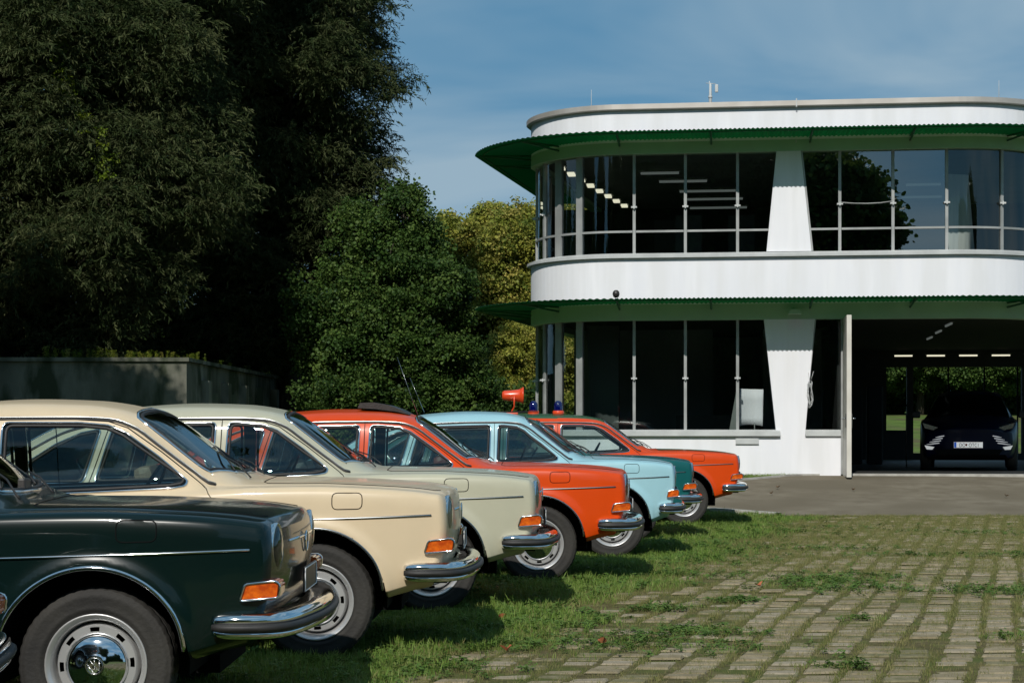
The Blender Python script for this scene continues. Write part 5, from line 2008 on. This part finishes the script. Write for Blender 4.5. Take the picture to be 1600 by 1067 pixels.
# off to the left: its shade falls on the wall and the lower willow
tree('broadleaf_tree', 'oak', (-12.6, 21.5, 0), [((-12.0, 21.5, 7.8), (3.5, 3.2, 3.2)), ((-13.4, 20.5, 5.2), (2.8, 3, 2.4))],
     'tall broadleaf tree standing outside the left edge of the picture', 16, 41, 1.3, trunk_r=.3)
# behind the photographer: trees mirrored in the windows and the chrome
rear = []
for i, (x, y, h, r) in enumerate([(-26, -36, 17, 6), (-17, -34, 19, 6.5), (-7.6, -31, 18, 6.4), (-0.7, -30, 15.5, 5.4), (24, -46, 15, 6), (36, -42, 16, 7), (-37, -24, 17, 6.5), (-44, -8, 18, 7)]):
    rear.append(tree('park_tree', 'oak', (x, y, 0), [((x, y, h * .32), (r * .9, r * .8, h * .2)), ((x - r * .2, y, h * .55), (r, r * .85, h * .22)), ((x + r * .15, y + .5, h * .78), (r * .75, r * .7, h * .2))],
         ['park tree behind the camera, leftmost of the row', 'park tree behind the camera, second of the row from the left', 'park tree behind the camera, third of the row from the left',
          'park tree behind the camera, mirrored at its edge in the upper windows', 'park tree behind the camera on the right, the nearer one', 'park tree behind the camera on the right, the farther one', 'park tree far to the left behind the camera', 'park tree farthest to the left of the cars'][i],
         5, 50 + i, 4.2, 'park trees behind the camera', trunk_r=.4))
mass('rear_hedge', [((x, -44, 3.5), (4.4, 2.4, 5.5)) for x in np.arange(-60, 70, 6.5)], 'oak', 2.0, 71, scale=5.0)
mass('rear_hedge', [((-40, y, 3.5), (2.4, 4.4, 6.5)) for y in np.arange(-34, 28, 6.5)], 'oak', 2.0, 72, scale=5.0)
# climbing vine on the big willow
q = np.random.default_rng(90)
P = []
for k in range(70):
    t = q.random()
    P.append((-8.5 + 1.1 * t + q.normal(0, .10) - big.location.x + .2 * math.sin(t * 9), 31.0 + q.normal(0, .1) - big.location.y, 9.4 - 3.6 * t + q.normal(0, .12) - big.location.z))
n = len(P)
scatter('climbing_vine', P, np.column_stack([q.normal(0, .4, n), q.normal(0, .4, n), q.uniform(0, 6.28, n)]), q.uniform(.5, .9, n), q.integers(0, 3, n), TW['vine'], big)
# weeds on top of the wall
def weed(seed, mat, h=.24):
    q = np.random.default_rng(seed)
    V, F = [], []
    for s_ in range(4):
        a = q.uniform(0, 6.28); p = np.array([0., 0, 0]); d = np.array([.18 * math.cos(a), .18 * math.sin(a), 1.])
        for k in range(8):
            for j in range(2):
                leaf_quad(V, F, p, np.array([q.normal(), q.normal(), .4]), np.array([0, 0, 1.]) + q.normal(0, .3, 3), h * .22 * q.uniform(.6, 1.1), h * .07)
            p = p + d * h / 8
    return src('weed_clump', V, F, mat)
WE = [weed(i, LM['vine'] if i % 2 else LM['autumn']) for i in range(4)]
P, S_ = [], []
for k in range(130):
    t = q.random() ** .8
    x = -8.4 + 2.9 * t
    P.append((x, 30.0 + q.uniform(.1, 1.2), 2.50)); S_.append(q.uniform(.3, 1.0) * (1.1 - .5 * t))
for k in range(40):
    t = q.random()
    P.append((-5.7 + .5 * t - .2, 30 + 11 * t, 2.46)); S_.append(q.uniform(.25, .75))
n = len(P)
scatter('wall_weeds', P, np.column_stack([q.normal(0, .15, n), q.normal(0, .15, n), q.uniform(0, 6.28, n)]), S_, q.integers(0, 4, n), WE)

# ------------------------------------------------------------------ grass
GM = {
    'lawn': leaf_mat('lawn_blades', [(.13, .22, .035), (.20, .30, .060), (.15, .25, .045), (.28, .33, .10)], .35, .5),
    'dry': leaf_mat('dry_blades', [(.17, .18, .05), (.27, .24, .10), (.13, .17, .04), (.32, .27, .13), (.11, .16, .035)], .3, .7),
    'clover': leaf_mat('clover_leaves', [(.08, .16, .028), (.12, .20, .045), (.10, .17, .04)], .3, .5),
}
def tuft(seed, mat, h=.062, n=12, spread=.035, wid=.0042, lean=.45):
    q = np.random.default_rng(seed)
    V, F = [], []
    for k in range(n):
        a = q.uniform(0, 6.28)
        b0 = np.array([q.normal(0, spread), q.normal(0, spread), 0.])
        le = h * q.uniform(.5, 1.15)
        d = np.array([math.cos(a), math.sin(a), 0]) * q.uniform(.1, lean) * le
        s_ = np.array([-math.sin(a + q.normal(0, .8)), math.cos(a), 0]) * wid * q.uniform(.7, 1.2)
        i = len(V)
        m = b0 + d * .4 + np.array([0, 0, le * .6])
        t = b0 + d * 1.3 + np.array([0, 0, le])
        V += [b0 - s_ / 2, b0 + s_ / 2, m + s_ / 2.4, m - s_ / 2.4, t]
        F += [(i, i + 1, i + 2, i + 3), (i + 3, i + 2, i + 4)]
    return src('grass_tuft', V, F, mat)
def clover(seed, mat):
    q = np.random.default_rng(seed)
    V, F = [], []
    for k in range(12):
        c = np.array([q.normal(0, .035), q.normal(0, .035), q.uniform(.01, .04)])
        for j in range(3):
            a = j * 2.09 + q.uniform(0, 2)
            leaf_quad(V, F, c, np.array([math.cos(a), math.sin(a), .15]), np.array([0, 0, 1.]) + q.normal(0, .25, 3), .020, .018)
    return src('clover_clump', V, F, mat)
TL = [tuft(i, GM['lawn']) for i in range(8)]
TD = [tuft(20 + i, GM['dry'], .05, 9, .022, .0035, .7) for i in range(6)]
TC = [clover(i, GM['clover']) for i in range(3)] + [tuft(40 + i, GM['lawn'] if i < 2 else GM['dry'], .04, 9, .03) for i in range(3)]

q = np.random.default_rng(12)
def frame_l(y): return -.305 * y - .6
P, S_ = [], []
def fill(y0, y1, dens, xr, xl=frame_l, hs=1.0):
    n = int((y1 - y0) * 12 * dens)
    y = q.uniform(y0, y1, n)
    x = q.uniform(-9.5, 6, n)
    left = np.array([xl(v) for v in y]); right = np.array([xr(v) for v in y])
    m = (x > left) & (x < right + np.abs(q.normal(0, .12, n)))
    x, y = x[m], y[m]
    # fewer under the cars
    P.append(np.column_stack([x, y, ground_z(y)])); S_.append(q.uniform(.65, 1.25, len(x)) * hs)
edge = lambda y: pav_left(y) + .02
fill(6.0, 9.5, 1500, edge)
fill(9.5, 13, 1000, edge)
fill(13, 18, 560, edge)
fill(18, 24.3, 380, edge)
def lawn_right(y):
    return np.interp(y, [24.3, 24.45, 24.75, 25.0, 25.25, 25.5], [3.75, 3.6, 3.25, 2.9, 2.3, .9])
fill(24.3, 25.5, 420, lawn_right)
def strip_l(y):
    return -3.0
def strip_r(y):
    return np.interp(y, [27.65, 28.3, 28.75, 29.3, 29.85, 30.05], [-1.2, 2.5, 3.65, 4.35, 4.95, 5.3])
def fill2():
    n = 9000
    y = q.uniform(27.7, 30.2, n); x = q.uniform(-3, 5.4, n)
    face = 30 - .1228 * (x - 4.667) - .05
    m = (x < strip_r(y)) & (y < face)
    x, y = x[m], y[m]
    P.append(np.column_stack([x, y, ground_z(y)])); S_.append(q.uniform(.4, .95, len(x)))
fill2()
PP, SS = np.concatenate(P), np.concatenate(S_)
# worn patches
w_ = np.sin(PP[:, 0] * 3.1 + 1) * np.sin(PP[:, 1] * 2.3) + .5 * np.sin(PP[:, 0] * 7.7) * np.sin(PP[:, 1] * 6.1)
SS = SS * (1 + .22 * w_)
n = len(PP)
patch = np.sin(PP[:, 0] * 1.9 + 2 * np.sin(PP[:, 1] * .7)) * np.sin(PP[:, 1] * 1.6 + PP[:, 0]) 
ii = q.integers(0, 8, n)
dry = q.random(n) < .10 + .16 * np.clip(patch, 0, 1) + .35 * np.exp(-np.abs(PP[:, 0] - np.array([pav_left(v) for v in PP[:, 1]])) / .25)
ii = np.where(dry, 8 + q.integers(0, 3, n), ii)
clo = (q.random(n) < .16) & ~dry
ii = np.where(clo, 11 + q.integers(0, 2, n), ii)
SS = np.where(dry, SS * 1.15, np.where(clo, SS * 1.1, SS))
scatter('lawn_grass', PP, np.column_stack([q.normal(0, .2, n), q.normal(0, .2, n), q.uniform(0, 6.28, n)]), SS, ii, TL + TD[:3] + TC[:2])

# dry grass in the joints of the paving
P, S_ = [], []
for c in range(-4, 118):
    for k in range(1150):
        y = 7.6 + 16.8 * q.random() ** .8
        x = -2.4 + SL * (y - 3.0) + (c + .5) * PITCH_X + q.normal(0, .013)
        if x < pav_left(y) - .1 or x > .30 * y + .4:
            continue
        if q.random() > .45 + .75 * math.sin(y * 2.1 + c * 1.7) * math.sin(y * .8 + c):
            continue
        P.append((x, y, 0)); S_.append(q.uniform(.40, .95))
n1 = 130000
y = 7.6 + 16.8 * q.random(n1); x = q.uniform(-1.5, 8, n1)
ed = x - np.array([pav_left(v) for v in y])
row = np.mod((y - 3.0) / PITCH_Y, 1.0)
injoint = (row > .36) & (row < .62)
clump = .5 + .5 * np.sin(x * 1.7 + 2 * np.sin(y * .9)) * np.sin(y * 1.3 + x)
pr = np.where(injoint, 1.2, .17) * (.45 + 1.1 * clump) + .9 * np.exp(-np.clip(ed, 0, 9) / .32) + .75 * np.clip((y - 12.5) / 8, 0, 1) * (.3 + clump) + .8 * np.clip((y - 23.3) / .8, 0, 1)
m = (ed > -.15) & (x < .30 * y + .4) & (q.random(n1) < pr)
P += [(a, b_, 0) for a, b_ in zip(x[m], y[m])]
S_ += list(q.uniform(.25, .60, m.sum()) * (1 + .4 * (y[m] > 15)))
P = np.array(P); P[:, 2] = ground_z(P[:, 1]) + .006
n = len(P)
scatter('joint_grass', P, np.column_stack([q.normal(0, .2, n), q.normal(0, .2, n), q.uniform(0, 6.28, n)]), S_, q.integers(0, 6, n), TD)
# green weed patches on the paving and along its edge
P = []
for (cx_, cy_, rx, ry, k) in [(2.55, 14.0, .5, .6, 330), (2.9, 14.6, .5, .4, 140), (.75, 10.1, .7, .4, 260), (1.15, 10.7, .4, .2, 150), (3.85, 13.4, .6, .4, 220), (.1, 11.2, .6, .4, 260), (4.9, 17.2, 1.6, .25, 260),
                             (3.2, 18.2, .9, .4, 130), (-.35, 10.0, .6, .4, 240), (1.62, 12.6, .16, .14, 70), (1.0, 12.0, .3, .25, 70), (3.0, 10.4, .12, .12, 25), (3.6, 21.5, 2.0, 1.2, 260), (1.4, 15.0, .6, .5, 180),
                             (1.75, 9.1, .18, .1, 40), (2.3, 11.4, .14, .12, 30), (-.5, 9.0, .5, .3, 160), (6.0, 20.8, .8, .5, 120), (1.6, 16.5, .7, .9, 220), (2.2, 18.6, .7, .9, 200)]:
    P.append(np.column_stack([q.normal(cx_, rx * .6, k), q.normal(cy_, ry * .6, k), np.zeros(k)]))
P = np.concatenate(P); P[:, 2] = ground_z(P[:, 1]) + .012
n = len(P)
scatter('weed_patches', P, np.column_stack([q.normal(0, .2, n), q.normal(0, .2, n), q.uniform(0, 6.28, n)]), q.uniform(.45, 1.0, n), q.integers(0, 6, n), TC)

# fallen leaves
M['dry_leaf'] = noisy('dry_leaf', (.30, .075, .03), (.42, .16, .07), 20, .8)
M['brown_leaf'] = noisy('brown_leaf', (.10, .06, .03), (.16, .10, .05), 20, .8)
for i, (px_, py_, lab, mt) in enumerate([
        (-.06, 11.25, 'reddish dry leaf at the tip of the cream car\'s shadow', 'dry_leaf'), (-.03, 9.62, 'reddish curled leaf on the first paving bars right of the lawn', 'dry_leaf'),
        (.52, 9.95, 'orange brown leaf on the paving in the lower middle', 'dry_leaf'), (3.30, 8.95, 'red leaf between paving bars at the lower right', 'dry_leaf'),
        (1.95, 13.6, 'brown leaf lying beside the green weed patch on the paving', 'dry_leaf'), (5.4, 27.3, 'dark curled leaf on the asphalt before the garage door leaf', 'brown_leaf'),
        (4.25, 27.6, 'dark leaf on the asphalt near the kerb by the white wall', 'brown_leaf'), (4.05, 26.9, 'small brown leaf lying on the middle of the asphalt left of the garage', 'brown_leaf'),
        (7.6, 26.6, 'dark leaf on the asphalt in front of the parked modern car', 'brown_leaf')]):
    q2 = np.random.default_rng(200 + i)
    V, F = [], []
    for a in range(9):
        an = a / 8 * 2 * math.pi
        r = .032 * (1 + .28 * math.cos(5 * an))
        V.append((r * math.cos(an), r * math.sin(an) * .8, .012 + .020 * abs(math.cos(an)) + q2.uniform(0, .008)))
    V.append((0, 0, .004))
    F = [(k, k + 1, 9) for k in range(8)]
    V2 = V + [(x_, y_, z_ + .0015) for x_, y_, z_ in V]
    F2 = F + [tuple(k + 10 for k in f)[::-1] for f in F]
    o = mesh_obj('fallen_leaf', V2, F2, M[mt])
    o.location = (px_, py_, gz(py_) + .03)
    o.rotation_euler = (q2.normal(0, .2), q2.normal(0, .2), q2.uniform(0, 6.28))
    tag(o, lab, 'leaf', 'fallen leaves')
